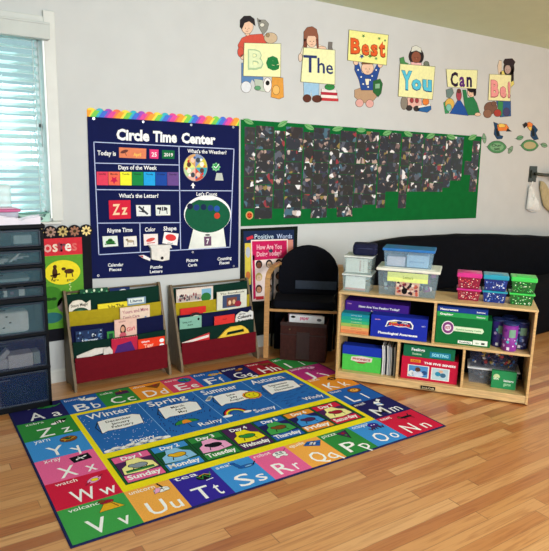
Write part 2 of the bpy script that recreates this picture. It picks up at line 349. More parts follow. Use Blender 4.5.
def icon(kind, cx, cy, s):
    """small picture, s = half size"""
    def e(x, y, a, b, m, L=5, rot=0): r.ell(cx+x*s, cy+y*s, a*s+.0022, b*s+.0022, K, L, 16, rot); r.ell(cx+x*s, cy+y*s, a*s, b*s, m, L+1, 16, rot)
    def p(pts, m, L=5):
        q = [(cx+x*s, cy+y*s) for x, y in pts]; r.line(q, .004, K, L, True); r.poly(q, m, L+1)
    def l(pts, w=.004, m=K, L=7): r.line([(cx+x*s, cy+y*s) for x, y in pts], w, m, L)
    R = RC
    if kind == 'alligator': e(0, 0, 1, .28, R['green']); e(-.9, .1, .4, .18, R['green']); l([(.9, 0), (1.4, .4)], .008, R['green']); l([(-.4, -.2), (-.5, -.5)]); l([(.4, -.2), (.5, -.5)])
    elif kind == 'bunny': e(.3, -.1, .75, .45, Wt); e(-.55, .15, .35, .33, Wt, 7); e(-.3, .65, .12, .4, Wt, 5, -.6); e(-.75, .65, .12, .4, Wt, 5, .5); e(1.05, 0, .15, .15, Wt)
    elif kind == 'cake': p([(-.9, -.5), (.9, -.5), (.8, .3), (-.8, .3)], R['plum']); e(0, .35, .85, .25, R['brown']); l([(0, .3), (0, .9)], .006, R['orange'])
    elif kind == 'dino': p([(-1.2, .35), (1.1, .7), (.6, -.2), (.1, -.8), (-.5, -.2)], R['brown']); e(.2, .3, .3, .2, R['dred'], 7)
    elif kind == 'earth': e(0, 0, .95, .85, R['blue']); e(-.3, .2, .4, .3, R['green'], 7); e(.4, -.2, .3, .3, R['green'], 7); l([(-.9, 0), (.9, 0)]); l([(0, .8), (0, -.8)])
    elif kind == 'fish': e(0, 0, .8, .4, R['gold']); p([(.7, 0), (1.3, .45), (1.3, -.45)], R['gold']); l([(-.1, .35), (-.1, -.35)], .006, R['sky']); l([(.3, .3), (.3, -.3)], .006, R['sky'])
    elif kind == 'guitar': e(-.4, -.2, .5, .4, R['brown']); e(.1, .1, .35, .3, R['orange'], 7); l([(.2, .2), (1.2, .7)], .012)
    elif kind == 'horse': e(0, 0, .8, .35, R['brown']); e(-.8, .5, .3, .25, R['brown']); [l([(x, -.2), (x, -.8)], .007, K) for x in (-.6, -.3, .3, .6)]
    elif kind == 'igloo': e(0, 0, .8, .5, Wt); e(-.2, -.2, .25, .25, R['navy'], 7)
    elif kind == 'jellyfish': e(0, .3, .7, .5, R['lpink']); [l([(x, 0), (x*1.3, -.9)], .006, R['black']) for x in (-.5, -.2, .2, .5)]; e(-.2, .35, .1, .15, K, 7)
    elif kind == 'kite': p([(-.9, 0), (0, .7), (1, .1), (0, -.6)], R['black']); l([(-.9, 0), (1, .1)], .006, R['orange']); l([(0, .7), (0, -.6)], .006, R['orange'])
    elif kind == 'lion': e(0, 0, 1, .75, R['brown']); e(0, 0, .65, .5, R['lorange'], 7); e(-.2, .1, .08, .08, K, 9); e(.2, .1, .08, .08, K, 9)
    elif kind == 'milk': p([(-.7, -.6), (.1, -.9), (.2, .2), (-.3, .6), (-.7, .2)], Wt); p([(.2, .2), (.9, .7), (.6, 1.1), (.1, .7)], Wt); l([(-.6, -.2), (.1, -.4)], .012, R['sky'], 9)
    elif kind == 'newt': e(0, 0, 1, .2, R['black']); l([(-.5, .1), (-.8, .6)], .008); l([(.5, .1), (.8, .6)], .008); l([(-.5, -.1), (-.3, -.6)], .008); l([(.5, -.1), (.8, -.6)], .008); e(-.9, .2, .25, .2, R['brown'], 7)
    elif kind == 'octopus': e(0, .25, .7, .55, R['indigo']); [l([(x*.5, 0), (x, -.7), (x*1.2, -.3)], .010, R['plum']) for x in (-.9, -.5, -.1, .4, .8)]; e(-.2, .3, .1, .1, Wt, 7); e(.2, .3, .1, .1, Wt, 7)
    elif kind == 'pizza': p([(-.8, .7), (.7, .9), (.1, -.9)], R['plum']); e(0, .4, .22, .18, R['dred'], 7); e(.05, -.1, .15, .15, R['green'], 7); l([(-.8, .7), (.1, -.9), (.7, .9)], .006, K, 8)
    elif kind == 'quilt': p([(-1.2, .2), (-.3, .8), (1.2, .4), (.4, -.6)], R['blue']); p([(-.5, .2), (0, .5), (.5, .25), (.1, -.15)], Wt, 7); l([(-.75, .5), (.8, -.1)], .005, K, 9); l([(-.4, -.2), (.5, .6)], .005, K, 9)
    elif kind == 'robot': e(0, .1, .8, .5, Wt); e(-.5, -.4, .25, .2, Wt); e(.5, -.4, .25, .2, Wt); e(-.2, .3, .14, .14, R['grey'], 7); e(.3, .3, .14, .14, R['grey'], 7); l([(.7, .4), (1.2, .8)]); l([(-.4, -.05), (.4, -.05)], .006, K, 9)
    elif kind == 'seal': e(.2, -.3, .9, .28, R['blue']); e(-.6, .2, .2, .55, R['blue'], 5, .3); e(-.85, .75, .28, .2, R['blue']); l([(1, -.3), (1.4, .1)], .008); e(.4, -.35, .4, .1, R['lblue'], 7)
    elif kind == 'teapot': e(0, 0, .7, .5, R['black']); l([(-.6, .3), (-.2, -.3), (.1, .4), (.5, -.3), (.9, .5)], .006, R['green']); l([(-.3, .3), (.3, .5), (.8, .1)], .006, R['gold']); l([(0, -.7), (.7, -.6)], .006, Wt)
    elif kind == 'unicorn': e(.1, 0, .75, .42, Wt); p([(-.7, -.4), (-.3, .5), (.1, .2), (-.2, -.3)], R['lpink'], 7); l([(.3, .4), (.1, 1.1)], .010); e(.55, -.15, .3, .22, Wt, 7); e(.2, .15, .07, .07, K, 9)
    elif kind == 'volcano': p([(-1.1, -.7), (-.4, .4), (.3, .4), (1.1, -.7)], R['gold']); e(-.1, .6, .6, .3, R['dred']); e(-.5, .85, .3, .22, R['brown'], 7); l([(.2, .3), (.6, -.5)], .006, R['brown'], 8)
    elif kind == 'watch': e(0, 0, .75, .45, R['lpink'], 5, .5); e(.05, 0, .35, .25, R['yellow'], 7); l([(-.9, -.6), (-.5, -.3)], .01, R['dred']); l([(.5, .3), (.9, .6)], .01, R['dred'])
    elif kind == 'xray': p([(-1, .45), (.9, .7), (1, -.5), (-.8, -.7)], K); l([(-.4, -.1), (.4, .1)], .008, Wt); l([(-.2, .3), (.2, -.3)], .005, Wt); e(.5, .2, .15, .12, Wt, 7); e(-.4, -.2, .12, .1, Wt, 7)
    elif kind == 'yarn': e(0, 0, .9, .7, R['brown']); l([(-.7, .2), (0, -.2), (.7, .2)], .006, R['gold']); l([(-.5, -.3), (.2, .4)], .006, R['gold']); e(0, .1, .3, .2, R['dgreen'], 8)
    elif kind == 'zebra': e(.2, 0, .6, .35, Wt); e(-.5, -.3, .35, .25, Wt, 7); p([(.2, .5), (1.1, .6), (.7, .0)], K, 7); l([(0, .3), (.1, -.3)], .008, K, 9); l([(-.2, .3), (-.2, -.3)], .008, K, 9); l([(.4, .3), (.4, -.3)], .008, K, 9)
order = [('A', 'alligator', 'navy', 0, 0), ('B', 'bunny', 'blue', 1, 0), ('C', 'cake', 'green', 2, 0), ('D', 'dino', 'orange', 3, 0), ('E', 'earth', 'rose', 4, 0), ('F', 'fish', 'blue', 5, 0),
 ('G', 'guitar', 'navy', 6, 0), ('H', 'horse', 'dred', 7, 0), ('I', 'igloo', 'green', 8, 0), ('J', 'jellyfish', 'magenta', 8, 1), ('K', 'kite', 'orange', 8, 2), ('L', 'lion', 'blue', 8, 3), ('M', 'milk', 'navy', 8, 4),
 ('N', 'newt', 'red', 8, 5), ('O', 'octopus', 'sky', 7, 5), ('P', 'pizza', 'green', 6, 5), ('Q', 'quilt', 'lorange', 5, 5), ('R', 'robot', 'pink', 4, 5), ('S', 'seal', 'sky', 3, 5), ('T', 'teapot', 'indigo', 2, 5),
 ('U', 'unicorn', 'lorange', 1, 5), ('V', 'volcano', 'lgreen', 0, 5), ('W', 'watch', 'red', 0, 4), ('X', 'xray', 'pink', 0, 3), ('Y', 'yarn', 'sky', 0, 2), ('Z', 'zebra', 'green', 0, 1)]
for ch, word, colr, i, j in order:
    x0, x1, y0, y1 = cell(i, j)
    r.rect(x0+(bd if i == 0 else 0), y0+(bd if j == 5 else 0), x1-(bd if i == 8 else 0), y1-(bd if j == 0 else 0), RC[colr], 1)
    ax0 = x0+(.05 if i == 0 else .012); ax1 = x1-(.05 if i == 8 else .008); w = ax1-ax0
    ay0 = y0+(.04 if j == 5 else .024); h = .115
    r.text(ch, ax0+w*.18, ay0, ax0+w*.18+{'I': .02, 'W': .12, 'M': .11, 'J': .06, 'L': .07}.get(ch, .092), ay0, h, Wt, 3, .006)
    lc = ch.lower(); lh = .10 if lc in 'bdfhklti' else (.082 if lc == 'j' else .066)
    vs, fs, a, b, c, d = glyphs(lc, .035); hh = d
    r.text(lc, ax0+w*.68, ay0-(.018 if lc in 'gpqjy' else 0), ax0+w*.68+{'i': .014, 'l': .014, 'j': .03, 'w': .08, 'm': .08, 'r': .035, 't': .035, 'f': .035}.get(lc, .055), ay0, lh, Wt, 3, .004)
    r.text({'teapot': 'tea', 'xray': 'x-ray', 'milk': 'mail', 'dino': 'dino', 'horse': 'horse'}.get(word, word), ax0+.008, y1-(.065 if j == 0 else .042), ax0+.008+min(w*.6, .020*len(word)+.01), y1-(.065 if j == 0 else .042), .032, Wt, 3, .004)
    icon(word, ax0+w*.70, y1-(.088 if j == 0 else .072), .055)
# yellow frame and its two fields
X0, X1, Y0, Y1 = .318, 2.022, -1.340, -.282
r.rect(X0, Y0, X1, Y1, RC['yellow'], 2)
sx0, sx1, sy0, sy1 = .350, 1.990, -.905, -.318
r.rect(sx0, sy0, sx1, sy1, RC['season'], 3)
r.rect(sx0, -1.283, sx1, -.965, RC['dgreen'], 3)
sw = (sx1-sx0)/4
rnd = random.Random(3)
for k, (nm, mon, low) in enumerate([('Winter', ['December', 'January', 'February'], 'Snowy'), ('Spring', ['March', 'April', 'May'], 'Rainy'), ('Summer', ['June', 'July', 'August'], 'Sunny'), ('Autumn', ['September', 'October', 'November'], 'Windy')]):
    a = sx0+k*sw; 
    if k: r.rect(a-.0018, sy0, a+.0018, sy1, RC['lblue'], 4)
    r.text(nm, a+.05, sy1-.105, a+.33, sy1-.105, .08, Wt, 7, .012)
    sxx = a+.09; 
    scroll = [(sxx, sy1-.16), (sxx+.07, sy1-.150), (sxx+.23, sy1-.155), (sxx+.27, sy1-.185), (sxx+.25, sy1-.31), (sxx+.12, sy1-.325), (sxx+.02, sy1-.315), (sxx-.02, sy1-.335)]
    r.line(scroll, .008, K, 6, True); r.poly(scroll, Wt, 7); r.line([(sxx-.02, sy1-.335), (sxx-.035, sy1-.24), (sxx, sy1-.16)], .006, K, 8)
    for q, t in enumerate(mon): r.ctext(t, sxx+.125, sy1-.205-q*.045, .030, K, 9, .015, maxw=.2)
    r.text(low, a+(.18 if k == 0 else .22), sy0+.045, a+(.33 if k == 0 else .385), sy0+.045, .05, Wt, 7, .008)
    for q in range(110):
        x = a+rnd.uniform(.012, sw-.012); y = rnd.uniform(sy0+.02, sy1-.02)
        if k == 0: r.ell(x, y, .003, .003, Wt, 5, 5)
        elif k == 1 or (k == 2 and q < 0): r.line([(x-.003, y-.007), (x+.002, y+.006)], .005, RC['navy'], 5)
        elif k == 3: r.line([(x-.02, y-.006), (x, y+.004), (x+.02, y-.001)], .0028, RC['navy'], 5)
        elif q < 60: r.line([(x-.003, y-.007), (x+.002, y+.006)], .0035, RC['navy'], 5)
for q in range(9): r.ell(sx0+.04+q*.043, sy0+.018+.012*(q % 2), .032, .018, Wt, 6, 12)
for q in range(4): r.line([(sx0+.04+q*.09, sy0+.012), (sx0+.09+q*.09, sy0+.02)], .004, K, 8)
ux, uy = sx0+sw+.17, sy0+.13
r.ell(ux, uy, .085, .06, K, 6, 20, 0, 0, 180); r.ell(ux, uy+.003, .078, .053, RC['green'], 7, 20, 0, 0, 180); r.ell(ux, uy+.003, .03, .05, RC['orange'], 8, 16, 0, 0, 180); r.line([(ux, uy), (ux, uy-.06), (ux+.02, uy-.068)], .005, K, 8)
ux, uy = sx0+3*sw-.06, sy1-.27
for q in range(14): r.ell(ux+.06*math.cos(q*.449), uy+.055*math.sin(q*.449), .015, .015, RC['orange'], 8, 8)
r.ell(ux, uy, .058, .055, K, 9); r.ell(ux, uy, .052, .049, RC['yellow'], 10); r.ell(ux-.018, uy+.01, .006, .008, K, 11); r.ell(ux+.018, uy+.01, .006, .008, K, 11); r.line([(ux-.02, uy-.015), (ux, uy-.025), (ux+.02, uy-.015)], .004, K, 11)
ux, uy = sx0+2*sw+.10, sy0+.09
for q, cc in enumerate(('black', 'red', 'yellow', 'green', 'indigo', 'season')): r.ell(ux, uy, .09-q*.010, .105-q*.012, RC[cc], 6+q, 24, 0, 0, 180)
r.ell(ux-.07, uy, .035, .018, Wt, 13); r.ell(ux+.08, uy, .03, .016, Wt, 13)
for q in range(5): r.ell(sx0+2*sw+.03+q*.012, sy1-.20+.012*q, .018, .014, Wt, 8)
for q in range(4): r.poly([(sx1-.1+q*.02, sy1-.10-q*.09), (sx1-.08+q*.02, sy1-.085-q*.09), (sx1-.07+q*.02, sy1-.115-q*.09)], RC[('gold', 'orange', 'gold', 'green')[q]], 6)
# the seven days
dw = (sx1-sx0-.02)/7
DD = [('Sunday', 'pink', 'cream', 'grey'), ('Monday', 'sky', 'lblue', 'gold'), ('Tuesday', 'green', 'lpink', 'black'), ('Wednesday', 'plum', 'yellow', 'green'), ('Thursday', 'blue', 'lgreen', 'brown'), ('Friday', 'orange', 'sky', 'plum'), ('Saturday', 'red', 'cream', 'dred')]
for k, (nm, c1, c2, c3) in enumerate(DD):
    a = sx0+.014+k*dw; b = a+dw-.014; lo, hi = -1.272, -.978
    r.rect(a, lo, b, hi, K, 4); r.rect(a+.004, lo+.004, b-.004, hi-.004, RC[c1], 5)
    r.rect(a+.004, lo+.075, b-.004, hi-.070, RC['plum'], 6) if k in (0, 3, 6) else r.rect(a+.004, lo+.075, b-.004, hi-.070, RC['dgreen' if k in (1, 2) else 'navy'], 6)
    blob = [(a+.014, lo+.088), (a+.022, lo+.155), (a+.055, lo+.18), (a+.068, lo+.228), (a+.135, lo+.235), (a+.16, lo+.19), (a+.198, lo+.165), (a+.208, lo+.095), (a+.11, lo+.078)]
    r.line(blob, .006, K, 7, True); r.poly(blob, RC[c2], 8)
    cx, cy = (a+b)/2, lo+.15
    r.ell(cx+.01, cy, .047, .029, K, 9); r.ell(cx+.01, cy, .042, .024, RC[c3], 10); r.ell(cx-.03, cy+.012, .022, .018, K, 9); r.ell(cx-.03, cy+.012, .017, .014, RC[c3], 11)
    r.line([(cx-.03, cy-.02), (cx-.04, cy-.045)], .006, K, 9); r.line([(cx+.04, cy-.02), (cx+.045, cy-.045)], .006, K, 9)
    if k == 0: r.rect(a+.03, lo+.095, b-.03, lo+.112, RC['green'], 12); r.rect(a+.03, lo+.112, b-.03, lo+.120, RC['black'], 12)
    r.text('Day %d' % (k+1), a+.05, hi-.052, b-.05, hi-.052, .038, Wt, 9, .03)
    r.text(nm, a+.016, lo+.026, b-.016, lo+.026, .045, Wt, 9, .03)
rug = build(mb, 'alphabet_rug')
tag(rug, 'large rectangular children\'s rug with alphabet squares, four seasons and seven days, on the wooden floor', 'rug')

# ================================================================== RAINBOW TRIM + POCKET CHART
F = (0, YW, 0); FX = (1, 0, 0); FZ = (0, 0, 1)
def wd(mb, Y=YW, step=.0004): return D(mb, (0, Y, 0), FX, FZ, lambda x, y: W(x, y), step)
def wdm(mb, Y=YW, step=.0004): return D(mb, (0, Y, 0), FX, FZ, None, step)     # metres
mb = MB(); d = wdm(mb)
rain = ['#f2a23c', '#f4dc50', '#7ccf58', '#3cb4c8', '#4a74d8', '#a050c0', '#e0509c', '#f07858']
(ax, az), (bx, bz) = W(87, 118), W(239.5, 127); n = 20; bw = (bx-ax)/n
top = [(ax+bw*n, bz-.02), (ax, az-.02)]
for k in range(n):
    z = az+(bz-az)*k/n
    for q in range(6):
        a = math.pi*(1-q/6.); top.append((ax+bw*(k+.5+.5*math.cos(a)), z+.055+.018*math.sin(a)))
top.append((bx, bz+.055)); d.slab(top, ink(rain[0]), .0015)
for k in range(-1, 64):
    x0_, x1_ = ax+(bx-ax)*k/62, ax+(bx-ax)*(k+1)/62; c = ink(rain[((k+2)*2//3) % 8]); z = az+(bz-az)*k/62
    q = [(x0_-.02, z-.016), (x1_-.02, z-.016), (x1_+.035, z+.058), (x0_+.035, z+.058)]
    q = [(min(max(u, ax+.002), bx-.002), v) for u, v in q]
    if q[1][0]-q[0][0] > .001 or q[2][0]-q[3][0] > .001: d.poly(q, c, 5)
for k in range(n):
    z = az+(bz-az)*k/n; x = ax+bw*(k+.5); d.ell(x, z+.056, bw*.42, .017, ink(rain[(int((x-ax-.03)/(bx-ax)*62)+2)*2//3 % 8]), 6, 14, 0, 0, 180)
t_ = build(mb, 'scalloped_border'); tag(t_, 'rainbow striped scalloped paper border along the top of the navy pocket chart', 'border trim')

PCY = YW-.004
chart = thing('pocket_chart', 'large navy blue pocket chart titled Circle Time Center hanging on the wall', 'pocket chart', (1.3, PCY, .76))
mb = MB(); d = wd(mb, PCY); NV = M('#0a1448', .8, .04, 5)
d.slab([(87, 116.6), (163, 121.2), (238.6, 126), (238.4, 200), (238, 267.5), (200, 272), (140, 276.5), (92, 278.6), (89.5, 200)], NV, .004)
d = wd(mb, PCY-.004)
LN = ink('#b8c4e8')
def ln(*p, w=.9): d.line(list(p), w, LN, 1)
d.line([(93.5, 142), (233.5, 149), (229.5, 247), (98.5, 254.5)], .9, LN, 1, True)
ln((95, 163), (178.5, 165)); ln((96, 189.5), (179.5, 190.5)); ln((97.5, 223), (180, 222.5)); ln((178.5, 146.3), (180.2, 250)); ln((139.5, 222.8), (140, 252)); ln((179.5, 190.5), (232, 190.8))
for s, x0, y0, x1, y1, h in [('Circle', 116, 139.5, 149, 141, 11), ('Time', 152.5, 141.3, 176.5, 142.3, 10.5), ('Center', 181, 142.5, 215, 144.3, 10),
     ("What's the Weather?", 187, 152.6, 226, 154.3, 3.8), ('Today is', 97, 155, 115.5, 155.7, 4.6), ('Days of the Week', 118, 169.3, 156.5, 169.8, 4.2),
     ("What's the Letter?", 118.5, 197.6, 158, 197.6, 4.2), ("Let's Count", 196, 195.6, 216.5, 195.8, 3.8), ('Rhyme Time', 107, 232.5, 132, 231.5, 4.2), ('Color', 144.5, 231.5, 155, 231, 4.2), ('Shape', 163, 230.5, 176, 230, 4.2),
     ('Calendar', 107.5, 266.5, 123, 265.8, 3.3), ('Pieces', 109, 271, 121, 270.4, 3.0), ('Puzzle', 150, 268.6, 162, 267.8, 3.0), ('Letters', 149.5, 273, 162, 272.3, 3.0), ('Picture', 186, 262, 197.5, 261, 3.2), ('Cards', 187.5, 266.5, 196.5, 265.8, 3.0), ('Counting', 217, 260.5, 231, 259, 3.2), ('Pieces', 219, 264.5, 229, 263.5, 3.0)]:
    dx, dy = x1-x0, y1-y0; l = math.hypot(dx, dy)
    d.text(s, x0, y0, x1, y1, h, WHITE, 3, .045 if h > 9 else .02, up=(dy/l*0, -1))
# gum ball machine of the counting pocket
d.poly([(193, 228), (223, 228), (225.5, 246.5), (188, 249)], M('#e8ece4', .6, .05, 8), 2)
d.ell(207, 214, 23.5, 18.8, WHITE, 3, 36); d.ell(207, 215.4, 22.6, 17.2, ink('#0f5a3c'), 4, 36); d.ell(207, 198.6, 11, 1.6, WHITE, 5)
d.ell(207, 234.8, 2.5, .8, BLACK, 6)
# clear weather shapes printed on the chart
d.star(215.5, 167, 4.6, ink('#7cc890'), 3, 8, .75); d.ell(215.5, 166.6, 2.6, 2.6, ink('#2b9a4a'), 4); d.line([(213.7, 166.5), (215.3, 168.2), (218, 164.5)], .9, WHITE, 5)
d.poly([(216, 173), (221.5, 173), (223, 180.5), (214.5, 180.3)], ink('#bcc4bc'), 3)
d.poly([(192.5, 182.5), (194.8, 185.8), (193.4, 185.8), (193.4, 188.2), (191.8, 188.2), (191.8, 185.8), (190.2, 185.8)], WHITE, 3)
build(mb, 'panel', chart, True)
for gx_, gy_ in [(93.5, 118.6), (143, 121.8), (191, 124.9), (233, 127.2), (98, 275.5), (192.5, 252), (233.5, 266)]:
    x, z = W(gx_, gy_, PCY); mb = MB(); mb.add([], [], NV)
    dd = wdm(mb, PCY-.0042); dd.slab(dd.ept(x, z, .009, .009, 14), M('#c8ccd4', .3, .02, 9, metal=.8), .0015); dd.ell(x, z, .004, .004, BLACK, 5, 10); build(mb, 'grommet', chart, True)
CY = PCY-.0055
def card(name, pts, colr, label, cat='card', group=None, draw=None):
    mb = MB(); d = wd(mb, CY); d.slab(pts, ink(colr), .0012); d = wd(mb, CY-.0012)
    if draw: draw(d)
    return tag(build(mb, name), label, cat, group)
card('month_card', [(118.5, 147.3), (145.8, 148.6), (145.5, 158.8), (118.8, 157.6)], '#e0825c', 'orange card reading April beside the words Today is on the navy chart',
     draw=lambda d: (d.text('April', 133, 156, 140.5, 156.3, 3.4, ink('#f4cc60'), 2, .02, up=(0, -1)), d.ell(123.8, 151.5, 4, 1.6, ink('#6a3a34'), 1, 16, -.3), d.line([(123.8, 151.5), (126, 155.5)], .5, ink('#6a3a34'), 2)))
card('date_card', [(149, 149.2), (158, 149.6), (157.8, 158.8), (149.2, 158.4)], '#e03a78', 'small pink square card with the number 25 on the navy chart',
     draw=lambda d: d.text('25', 151, 156.4, 156.2, 156.6, 4.2, WHITE, 2, .02, up=(0, -1)))
card('year_card', [(161.5, 150), (174, 150.6), (173.8, 158.9), (161.5, 158.5)], '#0f6a3c', 'dark green card reading 2019 on the navy chart',
     draw=lambda d: d.text('2019', 163.5, 156.2, 172.3, 156.5, 3.4, WHITE, 2, .02, up=(0, -1)))
for k, (c, nm, w_) in enumerate([('#e0405c', 'crimson', 'Sunday'), ('#ee6a50', 'coral', 'Monday'), ('#f2ee38', 'yellow', 'Tuesday'), ('#168a44', 'green', 'Wednesday'), ('#22a4e4', 'sky blue', 'Thursday'), ('#1848a0', 'royal blue', 'Friday'), ('#6a4a8c', 'purple', 'Saturday')]):
    x0 = 96.2+k*11.75; x1 = x0+11.4; e = (x0-96)/84*.6
    def dr(d, x0=x0, x1=x1, e=e, k=k, w_=w_):
        d.text(w_, x0+2, 174.6+e, x1-2, 174.6+e, 1.6, ink('#202028'), 2, .01, up=(0, -1))
        if k == 1: d.star(x0+5.7, 180, 4.2, ink('#c81c4c'), 2, 5, .5)
    card('weekday_card', [(x0, 171.6+e), (x1, 171.7+e), (x1+.1, 185.2+e*.8), (x0+.2, 185+e*.8)], c, nm+' weekday card'+(' with a red star' if k == 1 else '')+' in the row under Days of the Week', group='weekday cards on the chart', draw=dr)
card('letter_card', [(108.2, 200.3), (130, 200), (130.3, 218.3), (109, 219.2)], '#d4203c', 'red square card with the letters Zz on the navy chart',
     draw=lambda d: (d.text('Z', 112, 214.6, 119.5, 214.3, 10.5, ink('#f6d0a8'), 2, .03, up=(0, -1)), d.text('z', 121, 214.3, 127, 214, 6.8, ink('#f6d0a8'), 2, .03, up=(0, -1))))
G = ink('#3c4048')
card('picture_card', [(135.5, 205), (150, 205), (150.2, 215.8), (136.2, 216)], '#e6eae8', 'white card with a grey zipper drawing beside the red Zz card', group='picture cards on the chart',
     draw=lambda d: (d.line([(139, 207), (146.5, 213.5)], 2, G, 2), d.line([(143, 207), (142, 211)], 1.2, G, 2), d.line([(139, 211), (143, 212)], 1, G, 2)))
card('picture_card', [(155, 205), (169.6, 205), (169.8, 215.2), (155.5, 215.4)], '#e2e8e2', 'white card with a zebra drawing, second to the right of the Zz card', group='picture cards on the chart',
     draw=lambda d: (d.ell(162.5, 208.6, 4.4, 2, G, 2), d.ell(157.9, 208.2, 1.5, 1.1, G, 2), d.line([(159.5, 209), (159, 213.5)], .8, G, 2), d.line([(166, 209), (166.6, 213.5)], .8, G, 2), d.line([(163, 207), (163, 210)], .6, WHITE, 3), d.line([(161, 207), (161, 210)], .6, WHITE, 3)))
card('picture_card', [(102, 236.2), (116.8, 235.6), (117.8, 245.8), (102.8, 247)], '#e2ece2', 'white card with a green frog under Rhyme Time', group='picture cards on the chart',
     draw=lambda d: (d.ell(109.8, 242, 4.6, 2.2, ink('#2e7a34'), 2), d.ell(109.8, 239.8, 2.4, 1.4, ink('#2e7a34'), 2), d.line([(105, 244), (114.8, 243.4)], 1, ink('#2e7a34'), 2)))
card('picture_card', [(123, 236.6), (136, 235.8), (136.6, 246), (123.6, 246.8)], '#ece8e0', 'white card with a pale dog under Rhyme Time', group='picture cards on the chart',
     draw=lambda d: (d.ell(130, 241, 3.6, 1.4, ink('#b8a890'), 2), d.ell(126.6, 239.6, 1.3, 1.1, ink('#8c7c64'), 2), d.line([(127.6, 241), (127.2, 244.4)], .6, ink('#9a8a70'), 2), d.line([(132.8, 241), (133.3, 244.2)], .6, ink('#9a8a70'), 2)))
card('picture_card', [(143, 234), (157.3, 233.6), (157.5, 244.6), (143.6, 245.4)], '#f0e4e2', 'white card with a red crayon under the word Color', group='picture cards on the chart',
     draw=lambda d: (d.ell(150, 239.6, 4.6, 1.8, ink('#d05048'), 2, 16, -.3), d.line([(147, 243), (154, 242.4)], .8, ink('#c04040'), 2)))
card('picture_card', [(163.8, 231.8), (178.2, 233.6), (176.6, 245.2), (161.8, 243)], '#f6f0ee', 'tilted white card with a red oval under the word Shape', group='picture cards on the chart',
     draw=lambda d: (d.ell(170.2, 237.4, 5.4, 3.4, ink('#dc3c3c'), 2, 18, .12), d.text('Oval', 167, 243.4, 172, 243.8, 1.5, G, 2, .01, up=(0, -1))))
card('number_card', [(203.5, 236.5), (210.6, 236.2), (210.8, 245.4), (203.8, 245.8)], '#6a4a68', 'small purple card with the number 7 below the green counting bowl',
     draw=lambda d: d.text('7', 205.7, 243.6, 208.6, 243.4, 5, WHITE, 2, .03, up=(0, -1)))
mb = MB(); d = wd(mb, CY); d.slab(d.ept(194.8, 167.5, 12, 13.8, 32), ink('#a89c90'), .0012); d = wd(mb, CY-.0012)
wc = ['#3aa4b8', '#c85040', '#e8b4a4', '#b8d4a0', '#e4e078', '#d8a468', '#7c94c0', '#d4cc50']
for k in range(8):
    a0 = k*45; pts = [(194.8, 167.5)]+d.ept(194.8, 167.5, 11.6, 13.3, 6, 0, a0, a0+45); d.poly(pts, ink(wc[k]), 2)
    aa = math.radians(a0+22); d.ell(194.8+7*math.cos(aa), 167.5+8*math.sin(aa), 2.2, 2.6, ink(['#5a3a30', '#e8c8b0', '#404850', '#f0e8d8'][k % 4]), 3, 10); d.ell(194.8+9*math.cos(aa+.3), 167.5+10*math.sin(aa+.3), 1.2, 1.4, ink(['#d03030', '#3060a0', '#f4f4f0', '#e08030'][k % 4]), 4, 8)
tag(build(mb, 'weather_wheel'), 'round weather wheel with small multicoloured pictures on the navy chart', 'weather wheel')
for k, (x, y, c) in enumerate([(189.5, 206.3, '#14203c'), (196, 207.4, '#1d3c78'), (203, 207, '#14284c'), (210, 208, '#1d3c78'), (216.3, 208.6, '#2456a8'), (216.5, 215.6, '#c8442c')]):
    mb = MB(); d = wd(mb, CY); d.slab(d.ept(x, y, 2.9, 3.1, 16), ink(c), .0012)
    tag(build(mb, 'counting_disc'), ('red-orange counting disc below the blue ones on the green bowl' if k == 5 else 'blue counting disc, %s of the five in the row on the green bowl' % ['leftmost', 'second from left', 'middle', 'fourth from left', 'rightmost'][k]), 'counting disc', 'counting discs on the green bowl')
# white paper pouch tucked into the lower pocket
po = thing('card_pouch', 'white paper pouch with a black dot hanging on the lower edge of the navy chart', 'pouch', (1.25, CY-.02, .82))
mb = MB(); d = wd(mb, CY); d.slab([(149.5, 247), (159, 245.6), (168, 247), (167.4, 259), (160, 260.4), (150, 258.6)], M('#e4e0d8', .7, .06, 30, .2), .03); d = wd(mb, CY-.03); d.ell(160.2, 257.3, 1.5, 1.6, BLACK, 2, 12); build(mb, 'pouch_body', po, True)
mb = MB(); d = wd(mb, CY); d.slab([(138, 255.2), (143, 254.6), (149.3, 258), (148.5, 260.4), (142, 257.8)], M('#f0ecec', .7, .04, 30), .02); d = wd(mb, CY-.02); d.poly([(138.2, 255.4), (141.5, 255), (142, 257.3)], ink('#b83448'), 2); build(mb, 'paper_scrap', po, True)
mb = MB(); d = wd(mb, CY); d.slab([(147, 244.6), (168.6, 244.2), (170, 247.4), (149.5, 248)], M('#f6f4ee', .4, .03, 30, alpha=.75), .034); build(mb, 'pouch_flap', po, True)
